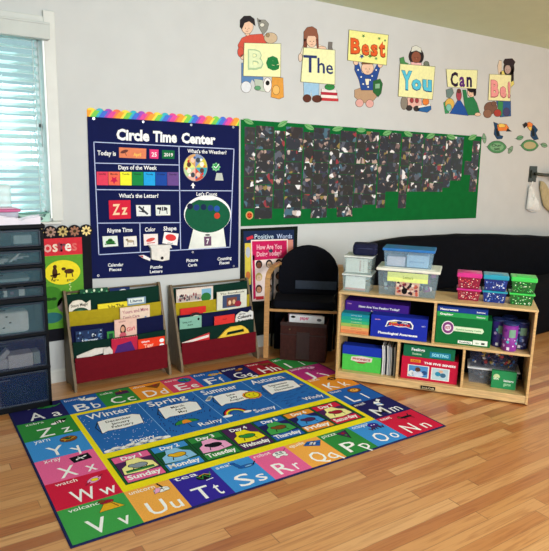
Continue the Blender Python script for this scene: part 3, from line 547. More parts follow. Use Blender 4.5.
# ================================================================== GREEN BOARD WITH PHOTOS
mb = MB(); d = wd(mb, YW-.0005); GB = M('#04652c', .85, .04, 12)
d.slab([(240.6, 119.5), (360, 128), (481.4, 136.6), (475.5, 218), (360, 222), (240.6, 226.2)], GB, .006)
board = build(mb, 'bulletin_board'); tag(board, 'long green paper-covered bulletin board filled with photo prints on the wall', 'bulletin board')
mb = MB(); d = wd(mb, YW-.0065)
BY = YW-.0068
def photo_mat():
    m = bpy.data.materials.new('photo_print'); m.use_nodes = True; nt = m.node_tree; N = nt.nodes; L = nt.links; b = N['Principled BSDF']
    tc = N.new('ShaderNodeTexCoord'); oi = N.new('ShaderNodeObjectInfo'); va = N.new('ShaderNodeVectorMath'); va.operation = 'ADD'
    sc = N.new('ShaderNodeVectorMath'); sc.operation = 'SCALE'; cb = N.new('ShaderNodeCombineXYZ')
    L.new(oi.outputs['Random'], cb.inputs[0]); L.new(oi.outputs['Random'], cb.inputs[2]); sc.inputs['Scale'].default_value = 97.; L.new(cb.outputs[0], sc.inputs[0])
    L.new(tc.outputs['Object'], va.inputs[0]); L.new(sc.outputs[0], va.inputs[1])
    v = N.new('ShaderNodeTexVoronoi'); v.inputs['Scale'].default_value = 24.; L.new(va.outputs[0], v.inputs['Vector'])
    sp = N.new('ShaderNodeSeparateColor'); L.new(v.outputs['Color'], sp.inputs[0])
    r = N.new('ShaderNodeValToRGB'); r.color_ramp.interpolation = 'CONSTANT'; cr = r.color_ramp
    cr.elements[0].color = lin('#0c1014')+[1]; cr.elements[1].position = .94; cr.elements[1].color = lin('#e8e6e8')+[1]
    for p, h in ((.22, '#1a2230'), (.38, '#141414'), (.50, '#2c2a44'), (.58, '#3c3030'), (.64, '#505664'), (.71, '#7c6460'), (.76, '#b4988c'), (.80, '#3c6478'), (.86, '#8f2430'), (.885, '#8c7838'), (.91, '#c8b8b0')):
        e = cr.elements.new(p); e.color = lin(h)+[1]
    L.new(sp.outputs[0], r.inputs['Fac'])
    nz = N.new('ShaderNodeTexNoise'); nz.inputs['Scale'].default_value = 11; nz.inputs['Detail'].default_value = 2; L.new(va.outputs[0], nz.inputs['Vector'])
    r2 = N.new('ShaderNodeValToRGB'); r2.color_ramp.elements[0].position = .46; r2.color_ramp.elements[1].position = .52; L.new(nz.outputs['Fac'], r2.inputs['Fac'])
    mx = N.new('ShaderNodeMix'); mx.data_type = 'RGBA'; L.new(r2.outputs['Color'], mx.inputs['Factor']); r3 = N.new('ShaderNodeValToRGB'); r3.color_ramp.interpolation = 'CONSTANT'; L.new(oi.outputs['Random'], r3.inputs['Fac']); r3.color_ramp.elements[0].color = lin('#0c1018')+[1]; r3.color_ramp.elements[1].position = .85; r3.color_ramp.elements[1].color = lin('#1a1814')+[1]
    for p, h in ((.2, '#121c2a'), (.38, '#10141c'), (.5, '#0a1816'), (.6, '#1c1214'), (.7, '#101424')):
        e = r3.color_ramp.elements.new(p); e.color = lin(h)+[1]
    L.new(r3.outputs['Color'], mx.inputs['A']); L.new(r.outputs['Color'], mx.inputs['B'])
    L.new(mx.outputs['Result'], b.inputs['Base Color']); b.inputs['Roughness'].default_value = .45; return m
PM = photo_mat()
# columns: photo x of left edge, right edge, first row, last row bottom (photo y), kind
cols = [(245, 255, 127, 209, 'p'), (256.5, 274, 126, 219, 'l'), (275.5, 285, 131, 209, 'p'), (286.5, 303, 127, 218.5, 'l'), (304.5, 313.5, 132, 209, 'p'), (314.5, 330, 128, 218, 'l'), (331, 340, 134, 208.5, 'p'),
 (341, 356, 131, 217, 'l'), (357, 366, 134, 208, 'p'), (367, 379, 132, 205, 'l'), (380.5, 388.5, 136, 208, 'p'), (389.5, 401, 133, 192, 'l'), (402.5, 410, 137, 208.5, 'p'), (411.5, 424, 134, 192, 'l'), (425, 432.5, 138, 192, 'p'), (433.5, 446, 136, 192, 'l'),
 (446.8, 453, 140, 188, 'p'), (454, 464, 137, 181, 'l'), (465.3, 471.5, 161, 175, 'p'), (473.5, 480, 141, 192, 'p')]
nth = ['leftmost', 'second', 'third', 'fourth', 'fifth', 'sixth', 'seventh', 'eighth', 'ninth', 'tenth', 'eleventh', 'twelfth', 'thirteenth', 'fourteenth', 'fifteenth', 'sixteenth', 'seventeenth', 'eighteenth', 'nineteenth', 'rightmost']
rown = ['top', 'second', 'third', 'fourth', 'fifth', 'sixth', 'seventh', 'eighth', 'ninth']
rr = random.Random(11)
for ci, (px0, px1, py0, py1, kd) in enumerate(cols):
    xm = (px0+px1)/2; x0, zt = W(px0-.35, py0, BY); x1, _ = W(px1+.35, py0, BY); zb = W(xm, py1, BY)[1]; zt = W(xm, py0, BY)[1]
    pitch = .150 if kd == 'p' else .104
    nr = max(1, round((zt-zb)/pitch)); ph = (zt-zb)/nr
    for q in range(nr):
        mb = MB(); z1 = zt-q*ph; z0 = z1-ph+.003; j = rr.uniform(-.003, .003); e = rr.uniform(-.002, .002)
        hw = (x1-x0)/2
        mb.box(x0+j, x1+j, -.0008, 0, z0+e, z1+e, PM, mx=Matrix.Translation((0, BY, 0)))
        place = ('%s photo down in the %s column from the left' % (rown[q], nth[ci])) if ci < 19 else ('%s photo down in the rightmost column' % rown[q])
        place = place.replace('top photo down', 'top photo').replace('the leftmost column from the left', 'the leftmost column')
        tag(build(mb, 'photo_print'), place+' on the green board', 'photo', 'photo prints on the green board')
for k, (x, y, rot) in enumerate([(248, 121.5, .45), (282, 123.8, -.55), (308.6, 127, .5), (337, 128.8, -.2), (360.5, 130, .05), (386.5, 133, -.35), (407.5, 133.8, .5), (430, 136, -.45), (450.5, 136.8, .4), (471.8, 137.3, -.5)]):
    mb = MB(); d = wd(mb, YW-.0085)
    L_ = []
    for t in range(17):
        a = 2*math.pi*t/16; rx = 5.6*(1 if k < 4 else .85); ry = 2.5
        xx = rx*math.cos(a); yy = ry*math.sin(a)*(1-abs(math.cos(a))**3*.6)
        L_.append((x+xx*math.cos(rot)-yy*math.sin(rot), y+xx*math.sin(rot)+yy*math.cos(rot)))
    d.slab(L_[:-1], ink('#74b070'), .0015); d = wd(mb, YW-.0101); d.line([L_[0], L_[8]], .5, ink('#3c7c44'), 1)
    tag(build(mb, 'paper_leaf'), ['leftmost', 'second', 'third', 'fourth', 'fifth', 'sixth', 'seventh', 'eighth', 'ninth', 'rightmost'][k]+' pale green paper leaf'+(' from the left' if 0 < k < 9 else '')+' along the top of the green board', 'paper leaf', 'paper leaves along the board top')
mb = MB(); d = wd(mb, YW-.0068); d.slab(d.ept(249, 215.3, 3.7, 4.1, 18), ink('#c8a868'), .001); d = wd(mb, YW-.0079); d.ell(249, 215.3, 2.7, 3, ink('#d04820'), 1, 16); d.ell(247.8, 214.4, .5, .5, BLACK, 2, 8); d.ell(250.2, 214.4, .5, .5, BLACK, 2, 8); d.line([(247.4, 216.4), (249, 217.3), (250.6, 216.4)], .5, BLACK, 2)
tag(build(mb, 'round_sticker'), 'round orange sticker in the lower left corner of the green board', 'sticker')

# ================================================================== SIX PAPER CUT-OUTS "Be The Best You Can Be!"
def C(h): return ink(h)
SK = '#e8c4a8'; OUT = C('#4a4038')
def cutout(label, px, sign, scol, word, parts, wcol, wpos, extra=None, wbold=.03):
    x, z = W(px[0], px[1]); t = thing('paper_cutout', label, 'wall cutout', (x, YW, z), group='paper cutouts spelling a message along the wall top')
    mb = MB(); d = wd(mb, YW); 
    ex = parts(d, d.slab, None) or []; build(mb, 'figure', t, True)
    for nm_, fn_ in ex:
        mb = MB(); fn_(wd(mb, YW)); build(mb, nm_, t, True)
    mb = MB(); d = wd(mb, YW-.004); d.slab(sign, C('#6a6450'), .0012)
    cx = sum(p[0] for p in sign)/4; cy = sum(p[1] for p in sign)/4
    d = wd(mb, YW-.0052); d.poly([(cx+(a-cx)*.975, cy+(b-cy)*.975) for a, b in sign], C(scol), 1)
    for (s, x0, y0, x1, y1, h, c) in wpos:
        if wcol: d.text(s, x0-.5, y0+.4, x1+.5, y1+.4, h+.8, C(wcol), 3, wbold+.025, up=(0, -1))
        d.text(s, x0, y0, x1, y1, h, C(c), 5, wbold, up=(0, -1))
    if extra: extra(d)
    build(mb, 'sign', t, True)
    return t
T = .0012
def face(d, x, y, s=1.):
    dd = D(d.mb, d.o+d.n*.0034, d.ux, d.uy, d.mp, .0003)
    for q in (-1, 1): dd.ell(x+q*1.7*s, y-.2*s, .42*s, .5*s, C('#3a2c28'), 1, 8)
    dd.line([(x-1.1*s, y+2.6*s), (x, y+3.1*s), (x+1.1*s, y+2.6*s)], .4*s, C('#a8564c'), 1); dd.line([(x, y+.4*s), (x+.3*s, y+1.4*s)], .3*s, C('#b88468'), 1)
def E_(d, x, y, rx, ry, c, t=T, rot=0., n=18, a0=0, a1=360, L=0):
    """solid outlined paper shape; t grows with the layer so overlaps read clearly"""
    d.slab(d.ept(x, y, rx+.35, ry+.35, n, rot, a0, a1), OUT, t); dd = D(d.mb, d.o+d.n*(t), d.ux, d.uy, d.mp, .0003); dd.ell(x, y, rx, ry, C(c), 1, n, rot, a0, a1)
def P_(d, pts, c, t=T):
    cx = sum(p[0] for p in pts)/len(pts); cy = sum(p[1] for p in pts)/len(pts)
    q = []
    for a, b in pts:
        l = math.hypot(a-cx, b-cy) or 1; q.append((a+(a-cx)/l*.35, b+(b-cy)/l*.35))
    d.slab(q, OUT, t); dd = D(d.mb, d.o+d.n*(t), d.ux, d.uy, d.mp, .0003); dd.poly(pts, C(c), 1)
a, b, c_, e_ = .0010, .0016, .0022, .0028
def be1(d, s, _):
    P_(d, [(241.5, 63), (262, 63), (263, 80), (255, 83), (252, 79), (250, 84), (241.5, 83)], '#5c84b4', a)
    E_(d, 246, 87, 5, 5.6, '#dce0e4', b); P_(d, [(254, 79), (262, 80), (266, 92), (256, 90)], '#b8c4b4', b); E_(d, 257.5, 88, 3, 2, '#5c9c70', c_)
    P_(d, [(238, 45), (242, 38), (249, 35), (262, 34), (266, 40), (267, 50), (244, 56), (240, 56)], '#cc5444', a)
    E_(d, 240.6, 52, 3, 5, '#cc5444', b); E_(d, 242.6, 57, 2, 2.4, SK, b)
    E_(d, 247.4, 32.5, 2.6, 3.2, SK, a); E_(d, 247.2, 26.6, 5.8, 7.2, SK, b); P_(d, [(240, 27), (240.2, 20), (244, 16.2), (250, 16), (254, 19), (255, 26), (252.6, 24), (249, 21.5), (244.5, 23), (242, 29)], '#282428', c_)
    P_(d, [(257, 18), (260, 20), (265, 20), (268.6, 24), (267, 30), (263, 35), (259, 27)], '#8c8c84', b); E_(d, 262, 25, 2.2, 1.8, '#d8d8cc', c_); E_(d, 259.6, 21, 1, 1, '#484848', c_, n=8)
    face(d, 247, 28.5)
    E_(d, 270.5, 38, 6.5, 5.2, '#cab494', c_); E_(d, 267.6, 35, 1.6, 2, '#a08868', e_)
    E_(d, 267.4, 85, 4, 7, '#ece8e4', c_); E_(d, 267.4, 83, 1.8, 2.2, '#181818', e_, n=8)
    P_(d, [(272, 77), (283, 78), (283.6, 97), (279, 99), (271, 97)], '#dc9c44', b); E_(d, 276, 90, 3.4, 4.6, '#ecb868', c_)
cutout('paper cutout of a black-haired child in red holding a pale sign reading Be', (261, 99), [(243.6, 42.7), (280.8, 43.6), (280.5, 77.5), (242.7, 76.2)], '#ecefb8', 'Be', be1, None,
       [('B', 247.4, 68.6, 263, 69, 19.5, '#a8c49a'), ('e', 265.6, 68.8, 279, 69.2, 13, '#1f7a40')], extra=lambda d: (d.text('B', 248.6, 67.4, 262, 67.8, 17, C('#dce8bc'), 7, .02, up=(0, -1)),), wbold=.05)
def the(d, s, _):
    P_(d, [(303.4, 82), (319, 82), (318.6, 96), (311.6, 96), (311, 90), (310.4, 96), (304, 96)], '#9cc4e0', a)
    E_(d, 307, 98.4, 4, 3.8, '#5c3428', b); E_(d, 317, 98.8, 4.8, 3.5, '#5c3428', b)
    P_(d, [(300, 55), (303, 46), (310, 44), (320, 47), (322, 60), (303, 62)], '#e4dcc8', a); E_(d, 300.2, 57.6, 1.8, 4, '#e0c8b4', b)
    E_(d, 311.6, 40.6, 5, 6.6, SK, b); P_(d, [(303.6, 42), (303.8, 32), (307, 27.6), (312, 26.6), (316.4, 29.4), (318, 36), (318, 41), (314.6, 36), (308, 35.8), (306.4, 40)], '#8c5844', c_)
    face(d, 311.6, 41.6)
    P_(d, [(303.6, 39), (306.4, 39), (306.8, 46), (304.4, 53), (303, 50)], '#7a4434', c_); P_(d, [(315.8, 39), (318.3, 39), (318.6, 48), (316.8, 48)], '#7a4434', c_)
    P_(d, [(317, 44), (324, 46.6), (324, 50), (317, 50)], '#e4dcc8', .0008); P_(d, [(304, 58), (318, 58), (318, 86), (304, 86)], '#e4dcc8', .0006); E_(d, 322, 48.4, 4, 2, SK, c_)
    def bks(d):
      for k, c in enumerate(('#c43c40', '#ece8e0', '#b02c3c', '#e4e0dc')): P_(d, [(320.5+k*.3, 97.6-k*2.9), (338-k*.5, 98.6-k*2.9), (338-k*.5, 101.4-k*2.9), (320.5+k*.3, 100.6-k*2.9)], c, b)
    def plant(d): E_(d, 329.6, 87, 4.8, 3, '#2f8a44', c_); E_(d, 329.6, 84.6, 2.8, 2, '#2f8a44', e_)
    def toy(d): P_(d, [(328.4, 42), (332.4, 42.4), (331.6, 47), (333.4, 52), (327.6, 52)], '#74706c', c_)
    return [('book_stack', bks), ('leafy_plant', plant), ('toy_figure', toy)]
cutout('paper cutout of a child with brown hat and braids holding a sign reading The', (319, 102), [(303, 47.2), (335, 50), (334.8, 85), (300.2, 82)], '#ecefb8', 'The', the, None,
       [('T', 303, 72, 316.4, 72.8, 17, '#28386c'), ('h', 317, 72.8, 324.4, 73.4, 15, '#28386c'), ('e', 325.6, 73.6, 332.6, 74.2, 9, '#28386c')], wbold=.01)
def best(d, s, _):
    P_(d, [(354.6, 90), (361, 88), (375, 89), (376.4, 97), (371, 103), (361, 102.6), (354.6, 97)], '#b89878', a); E_(d, 359.4, 103, 3.8, 3.8, '#dca8a0', b); E_(d, 369.6, 103.6, 3.8, 3.8, '#dca8a0', b)
    P_(d, [(355, 61), (358, 61), (362, 73), (372, 73), (378, 62), (381, 64), (377, 78), (374, 90), (361, 90), (359, 80), (354.6, 70)], '#284c94', b)
    for x, y in [(358, 70), (361, 77), (372, 76), (363, 84), (376, 70), (368, 87), (370, 80)]: E_(d, x, y, .9, .9, '#e8ecf4', c_, n=6)
    P_(d, [(365, 79), (369, 79), (368.4, 85), (366, 85)], '#f0e8d0', c_)
    E_(d, 367.4, 68.2, 6, 6.4, SK, c_); E_(d, 367.2, 64.4, 5.8, 3.6, '#7a5434', e_, a0=180, a1=360)
    face(d, 367.4, 69.2)
    E_(d, 355.8, 62, 2.4, 3, SK, c_); E_(d, 380, 64.6, 2.4, 3, SK, c_)
    P_(d, [(373, 81), (380, 79), (382.4, 84), (381, 93), (378, 97), (373, 92)], '#2c6838', c_); P_(d, [(375, 84), (379.6, 83.6), (379.4, 88.4), (375, 88.6)], '#88b890', e_)
def stars(d):
    for x, y, r_, c in [(363, 36, 2, '#3a7c3c'), (378.8, 38.6, 1.8, '#3a7c3c'), (361.4, 56.4, 3, '#28508c'), (369.6, 56.2, 2.6, '#3a7c3c'), (375.6, 58.6, 2, '#6a9c5c'), (384.6, 40.6, 1.5, '#3a7c3c')]: d.star(x, y, r_, C(c), 2)
cutout('paper cutout of a child sitting cross-legged lifting a sign reading Best', (366, 107), [(348.5, 29.6), (388.3, 34.9), (386.4, 65.5), (347, 60.5)], '#f0f098', 'Best', best, '#7a3018',
       [('B', 350.4, 52.6, 359.6, 53.6, 14.6, '#e0602c'), ('e', 361.4, 54, 368.6, 54.6, 10, '#e0602c'), ('s', 370.4, 54.8, 377, 55.4, 10.4, '#e0602c'), ('t', 378.8, 55.8, 384.4, 56.4, 14.4, '#e0602c')], extra=stars, wbold=.03)
def you(d, s, _):
    E_(d, 416.2, 56.4, 7.4, 8.2, '#2c2426', a); E_(d, 416, 57.4, 4.6, 5.8, '#8c5440', b); P_(d, [(411, 52), (412, 47), (416, 45.6), (420.6, 48), (421, 52.6), (416, 50.4)], '#d8dcd0', c_); P_(d, [(411, 62), (421.4, 63), (421, 66), (411, 66)], '#e8b8b8', b)
    face(d, 416, 58, .9)
    def frog(d): P_(d, [(399.6, 58.4), (403.6, 57), (404.6, 62), (408.4, 63.4), (404, 65.4), (400.6, 67)], '#4a8c50', c_)
    def toy(d): E_(d, 426.4, 67, 2.9, 5, '#5c6c58', c_); E_(d, 426.2, 63.6, 2.4, 2.2, '#707c6c', e_)
    P_(d, [(411, 62), (421, 62), (421, 99), (410, 99)], '#e4b4a8', .0006)
    E_(d, 404, 103, 3.2, 6.6, '#8c8478', b); P_(d, [(407.4, 97), (421, 98), (422, 108), (408, 107)], '#e4b4a8', a); E_(d, 411.6, 100.4, 1.7, 2.4, '#a04044', c_, n=10); E_(d, 416.8, 100.6, 1.7, 2.4, '#a04044', c_, n=10)
    E_(d, 409, 108, 3, 2.6, '#3c3434', b); E_(d, 416.6, 108.6, 3, 2.6, '#3c3434', b); E_(d, 425.6, 101.6, 3, 4, '#e0803c', c_); P_(d, [(417.6, 107), (430.6, 105.4), (431, 109.4), (427, 112.4), (418, 111)], '#2a64a0', b); P_(d, [(418, 106), (430, 104), (430.4, 105.6), (418, 108)], '#ece8d8', c_)
    return [('toy_frog', frog), ('toy_figure', toy)]
cutout('paper cutout of a dark-haired child peeking over a sign reading You in blue', (415, 112), [(399.5, 63.6), (435, 66.5), (432.3, 99.8), (397.6, 96.6)], '#eeefb0', 'You', you, '#1c4c7c',
       [('Y', 401.2, 88, 411.4, 89, 17.6, '#58c4e0'), ('o', 411.4, 88.6, 420.6, 89.4, 9.6, '#58c4e0'), ('u', 422.4, 89.6, 431, 90.4, 10, '#58c4e0')], wbold=.045)
def can(d, s, _):
    P_(d, [(449.6, 113.6), (459, 98), (468.6, 114), (468, 115.6)], '#2454a0', b)
    P_(d, [(443.4, 103), (447, 100), (449, 113), (445, 113.6)], '#3c9460', a); E_(d, 449.6, 104, 4.4, 5.6, '#dcb458', b); E_(d, 448.6, 107.6, 2.6, 3.4, '#7cc0b0', c_)
    P_(d, [(446, 90), (452, 88), (453.4, 93), (450, 98), (446.6, 97)], '#6c8480', c_)
    E_(d, 458.8, 95, 2.5, 5.6, '#a84454', c_); E_(d, 458.8, 91, 1.8, 2, '#6a3830', e_)
    P_(d, [(462.4, 90), (466, 90), (467.6, 98), (473, 97), (476.6, 103), (479.4, 112), (476, 115), (468, 115), (464.6, 106)], '#2c7c4c', c_)
    face(d, 470.4, 93.2, .8);  E_(d, 471.2, 92, 3.8, 5, SK, c_); E_(d, 471.6, 88.8, 4.2, 3.4, '#241c20', e_); E_(d, 474.6, 92, 1.2, 3.8, '#241c20', e_); E_(d, 477.6, 114.4, 2.8, 1.6, SK, e_)
cutout('paper cutout of a child in green leaning beneath a sign reading Can', (462, 116), [(445.6, 69), (477.4, 70), (476.4, 89), (447, 87)], '#eeefb4', 'Can', can, None,
       [('C', 450, 85.8, 457.4, 86.2, 14, '#2c1c34'), ('a', 458.8, 86.2, 464.4, 86.4, 9.6, '#5c2c78'), ('n', 466, 86.4, 471.4, 86.6, 9.6, '#2c1c48')], wbold=.035)
def be2(d, s, _):
    P_(d, [(497.6, 66), (499, 60.4), (501.6, 61), (501.6, 76), (498.6, 76)], '#dcc8b0', a); P_(d, [(500, 72), (505, 70), (512.6, 77), (514, 84), (510, 88), (500, 80)], '#e4d874', a)
    E_(d, 508.8, 68.6, 5.2, 8, '#2c2424', b); P_(d, [(510.6, 70), (513.6, 68), (513.6, 80), (511, 82)], '#2c2424', b); P_(d, [(503.4, 62), (505, 59), (512, 58.6), (515, 62), (513, 66), (504.6, 65)], '#34282c', c_); E_(d, 507.6, 69.4, 3, 4.4, '#b8a098', c_)
    face(d, 507.4, 70, .7)
    P_(d, [(496, 100), (510.6, 101), (510.8, 116), (500, 117)], '#345c94', a); P_(d, [(498, 101), (503, 102), (502, 116), (497.6, 115)], '#3c8c54', b)
    E_(d, 490.6, 108, 6.4, 6, '#7a5848', b); E_(d, 487.4, 113.6, 4, 4.2, '#8c6450', c_); E_(d, 497.4, 113, 3.6, 3.6, '#a84038', c_); E_(d, 493.6, 103.6, 2.4, 2.2, '#7a5848', c_); E_(d, 506.4, 112, 3, 4, '#4a4870', c_)
cutout('paper cutout of a child with dark braid beside a tall sign reading Be! in pink', (500, 117), [(489, 74), (511, 75), (510, 101.4), (487.6, 100.4)], '#f0ecb4', 'Be!', be2, '#a05058',
       [('B', 490.6, 95.6, 498, 96, 15.6, '#ee9c9c'), ('e', 499.6, 96, 505.6, 96.4, 9.6, '#ee9c9c'), ('!', 507.6, 96.4, 509.4, 96.6, 15, '#ee9c9c')], wbold=.045)

# ================================================================== TOUCANS AND LEAVES
def toucan(label, body, belly, beak, tip, px):
    x, z = W(*px); t = thing('paper_toucan', label, 'wall cutout', (x, YW, z), group='paper toucans')
    mb = MB(); d = wd(mb, YW); P_(d, body, '#1e4468', .0012)
    for q in belly: P_(d, q, '#16222c', .0018)
    build(mb, 'bird_body', t, True)
    mb = MB(); d = wd(mb, YW-.0022); P_(d, beak, '#e8823c', .0012); P_(d, tip, '#28282c', .0018); P_(d, [(p[0]*.6+beak[1][0]*.4, p[1]*.5+beak[1][1]*.5) for p in beak], '#ecc860', .002); build(mb, 'beak', t, True)
toucan('paper toucan with its orange beak pointing right, nearer the green board', [(493.4, 122), (498, 124), (498.6, 130), (500, 135), (503, 136), (502, 138.6), (497, 139), (494, 134), (494.6, 128)], [[(495.6, 128), (498, 130), (499.4, 136), (496.6, 136)]],
       [(497, 125), (500, 123.6), (506, 124.4), (508.6, 128), (507, 130.6), (498, 131)], [(507.4, 128.4), (511.4, 131.4), (506, 131.4)], (497, 139))
toucan('paper toucan with its orange beak pointing left, nearer the wall bracket', [(531, 124), (534.6, 126), (537.6, 130), (535.6, 133), (538.6, 139), (534, 140), (530.6, 136), (531, 130)], [[(531.6, 128), (534, 129), (534.6, 136), (532, 136)]],
       [(532.4, 124), (530.6, 131), (527.6, 127.6), (525.8, 124), (529, 122)], [(525.8, 122.4), (522.6, 124.6), (524, 128), (527.4, 125)], (534, 140))
def leaf(x, y, rx, ry, rot, label, c='#5c8c64', inner=None, txt=None):
    mb = MB(); d = wd(mb, YW); pts = []
    for t in range(24):
        a = 2*math.pi*t/24; xx = rx*math.cos(a); yy = ry*math.sin(a)*(1-.5*abs(math.cos(a))**4)
        pts.append((x+xx*math.cos(rot)-yy*math.sin(rot), y+xx*math.sin(rot)+yy*math.cos(rot)))
    P_(d, pts, c, .0015); d = wd(mb, YW-.0022)
    if inner: d.ell(x, y, rx*.72, ry*.66, C(inner), 1, 20, rot)
    else: d.line([pts[0], pts[12]], .4, C('#2f5c3c'), 1)
    if txt: d.text(txt[0], x-rx*.6, y-.4, x+rx*.5, y-.6, 2.6, C('#23402c'), 3, .02, up=(0, -1)); d.text(txt[1], x-rx*.3, y+3.2, x+rx*.3, y+3, 2.6, C('#23402c'), 3, .02, up=(0, -1))
    d = wd(mb, YW); d.slab([(pts[12][0]-2.2, pts[12][1]-.3), (pts[12][0]+.5, pts[12][1]-.5), (pts[12][0]+.5, pts[12][1]+.5)], C('#3a5c40'), .001)
    tag(build(mb, 'paper_leaf'), label, 'paper leaf')
leaf(496.8, 147, 9.4, 6, 0, 'large green paper leaf with handwriting below the right-facing toucan', '#4f8c5c', '#7cac80', ('Our', 'set'))
leaf(529.6, 145.4, 8.6, 5.6, 0, 'large green paper leaf with beige centre below the left-facing toucan', '#4f8c5c', '#b8ac80')
leaf(484.2, 138.4, 1.8, 4.8, -.1, 'small upright green paper leaf beside the right end of the green board', '#7ca484')
leaf(510.4, 149.8, 1.8, 4, .5, 'small tilted paper leaf between the two large paper leaves, the lower one', '#7c9c80')
leaf(519.8, 137.8, 3.4, 2, -.3, 'small slanting paper leaf between the two toucans, above the big leaf', '#6ca078')
leaf(544, 145.2, 3.2, 2, .3, 'small paper leaf at the right of the beige-centred leaf', '#7ca484')
# ================================================================== WALL BRACKET, BAG, CLOTH
STEEL = M('#50544c', .35, .08, 40, metal=.8)
x, z = W(532, 174); br = thing('wall_bracket', 'dark metal wall bracket with a horizontal arm at the right of the wall', 'bracket', (x, YW, z))
x0, z1 = W(529.6, 166); x1, z0 = W(535, 182)
mb = MB(); mb.box(x0, x1, YW-.012, YW, z0, z1, STEEL, .003); mb.box(x0+.02, x1-.02, YW-.03, YW-.012, z0+.05, z1-.05, STEEL, .003); build(mb, 'mounting_plate', br, True)
mb = MB(); zc = (z0+z1)/2; mb.tube([((x0+x1)/2, YW-.02, zc+.01), ((x0+x1)/2+.02, YW-.07, zc), (x1+.02, YW-.085, zc-.005), (x1+.75, YW-.10, zc-.02)], .019, STEEL, 12); build(mb, 'arm', br, True)
mb = MB(); mb.box(x1+.19, x1+.24, YW-.125, YW-.06, zc-.07, zc+.03, STEEL, .004); build(mb, 'joint', br, True)
bag = thing('plastic_bag', 'crumpled clear white plastic bag hanging below the wall bracket', 'plastic bag', (x0, YW-.05, z0-.35))
def crumple(mb, pts, t, mat, seed, amp=.012):
    q = [W(*p, YW-.03) for p in pts]; rn = random.Random(seed); cx = sum(p[0] for p in q)/len(q); cz = sum(p[1] for p in q)/len(q)
    bm = bmesh.new(); n = len(q); rings = []
    for s, dy in ((1, 0), (1.0, -.4), (.75, -.8), (.4, -1.)):
        rings.append([bm.verts.new((cx+(p[0]-cx)*s+rn.uniform(-amp, amp)*(s < 1), YW-.02+dy*t+rn.uniform(-amp, amp)*(s < 1), cz+(p[1]-cz)*s+rn.uniform(-amp, amp)*(s < 1))) for p in q])
    for a, b in zip(rings[:-1], rings[1:]):
        for k in range(n): bm.faces.new([a[k], a[(k+1) % n], b[(k+1) % n], b[k]])
    bm.faces.new(rings[0][::-1]); bm.faces.new(rings[-1]); bmesh.ops.recalc_face_normals(bm, faces=bm.faces[:]); bmesh.ops.subdivide_edges(bm, edges=bm.edges[:], cuts=1, use_grid_fill=True, smooth=.3); mb.bm(bm, mat)
mb = MB(); crumple(mb, [(530, 186), (533, 190), (535, 196), (540, 206), (539, 211), (532, 212), (527, 209), (528, 200), (529, 192)], .05, M('#f4f8f6', .25, .03, 30, alpha=.8), 4); build(mb, 'bag_body', bag, True)
mb = MB(); xa, za = W(530.5, 187, YW-.03); mb.tube([(xa, YW-.03, za), (xa+.005, YW-.05, z0+.01)], .006, M('#f0f4f2', .3, .02, 9)); build(mb, 'bag_handle', bag, True)
mb = MB(); crumple(mb, [(541, 181), (546, 184), (552, 196), (560, 206), (560, 217), (549, 211), (544, 206), (541.5, 194)], .03, M('#b8aa84', .8, .05, 20), 9, .006)
tag(build(mb, 'hanging_cloth'), 'beige cloth strip sagging from the bracket towards the right edge', 'cloth')

# ================================================================== POSTERS BEHIND THE FURNITURE
# black board left, mostly behind the drawer tower
PY = YW-.002
dbd = thing('display_board', 'black display board with daisy border behind the drawer tower', 'display board', (.33, PY, .32))
mb = MB(); mb.box(.02, .668, PY-.018, PY, .325, 1.135, M('#14141c', .8, .05, 30), .002); build(mb, 'board_panel', dbd, True)
mb = MB(); d = wdm(mb, PY-.0185); FB = ink('#16141c')
for k in range(7):
    x = .635-.083*k; z = 1.13; cc = ['#f0d890', '#a07058', '#c8b070', '#a88878', '#f0d890', '#a07058', '#c8b070'][k]
    d.slab(d.ept(x, z, .047, .047, 16), FB, .0015); dd = wdm(mb, PY-.0201)
    for q in range(8): dd.ell(x+.024*math.cos(q*.785), z+.024*math.sin(q*.785), .014, .008, ink(cc), 1, 10, q*.785)
    dd.ell(x, z, .011, .011, ink('#3c3018'), 2, 12)
build(mb, 'daisy_border', dbd, True)
ps = thing('poster', 'green poster with a red title band and yellow oval on the black display board', 'poster', (.33, PY-.03, .36))
mb = MB(); mb.box(.03, .60, PY-.0225, PY-.0205, .42, 1.085, ink('#5ea030')); d = wdm(mb, PY-.0225)
d.rect(.03, .96, .60, 1.085, ink('#d8303c'), 1); 
for ch, x, c in [('o', .36, '#e8b0a8'), ('s', .41, '#f4dcc8'), ('t', .442, '#a03848'), ('r', .466, '#784050'), ('e', .50, '#f8ece0'), ('s', .545, '#e06c68')]: d.ctext(ch, x, .99, .055 if ch != 't' else .07, ink(c), 3, .02)
d.o = d.o+Vector((0, 0, .035)); d.ell(.455, .80, .125, .09, ink('#f4e02c'), 2, 28)
BR = ink('#4a2c18'); d.ell(.40, .80, .018, .04, BR, 3); d.ell(.402, .845, .014, .014, BR, 3); d.line([(.375, .78), (.43, .79)], .012, BR, 3); d.line([(.385, .77), (.38, .755)], .008, BR, 3)
d.ell(.50, .805, .035, .018, BR, 3); d.ell(.462, .825, .016, .012, BR, 3); d.line([(.48, .79), (.478, .765)], .008, BR, 3); d.line([(.52, .79), (.524, .765)], .008, BR, 3)
d.text('tigre', .37, .742, .425, .742, .014, BLACK, 3, .01); d.text('gato', .48, .735, .53, .735, .014, BLACK, 3, .01)
d.ell(.36, .62, .09, .085, ink('#3f8424'), 2, 24); d.ell(.35, .61, .02, .012, ink('#1c4414'), 3); d.ell(.385, .61, .02, .012, ink('#1c4414'), 3)
d.ell(.49, .56, .085, .07, ink('#7a6c68'), 2, 24); d.ell(.50, .60, .022, .03, ink('#e0b070'), 3); d.ell(.49, .63, .012, .02, ink('#e8d0a0'), 4)
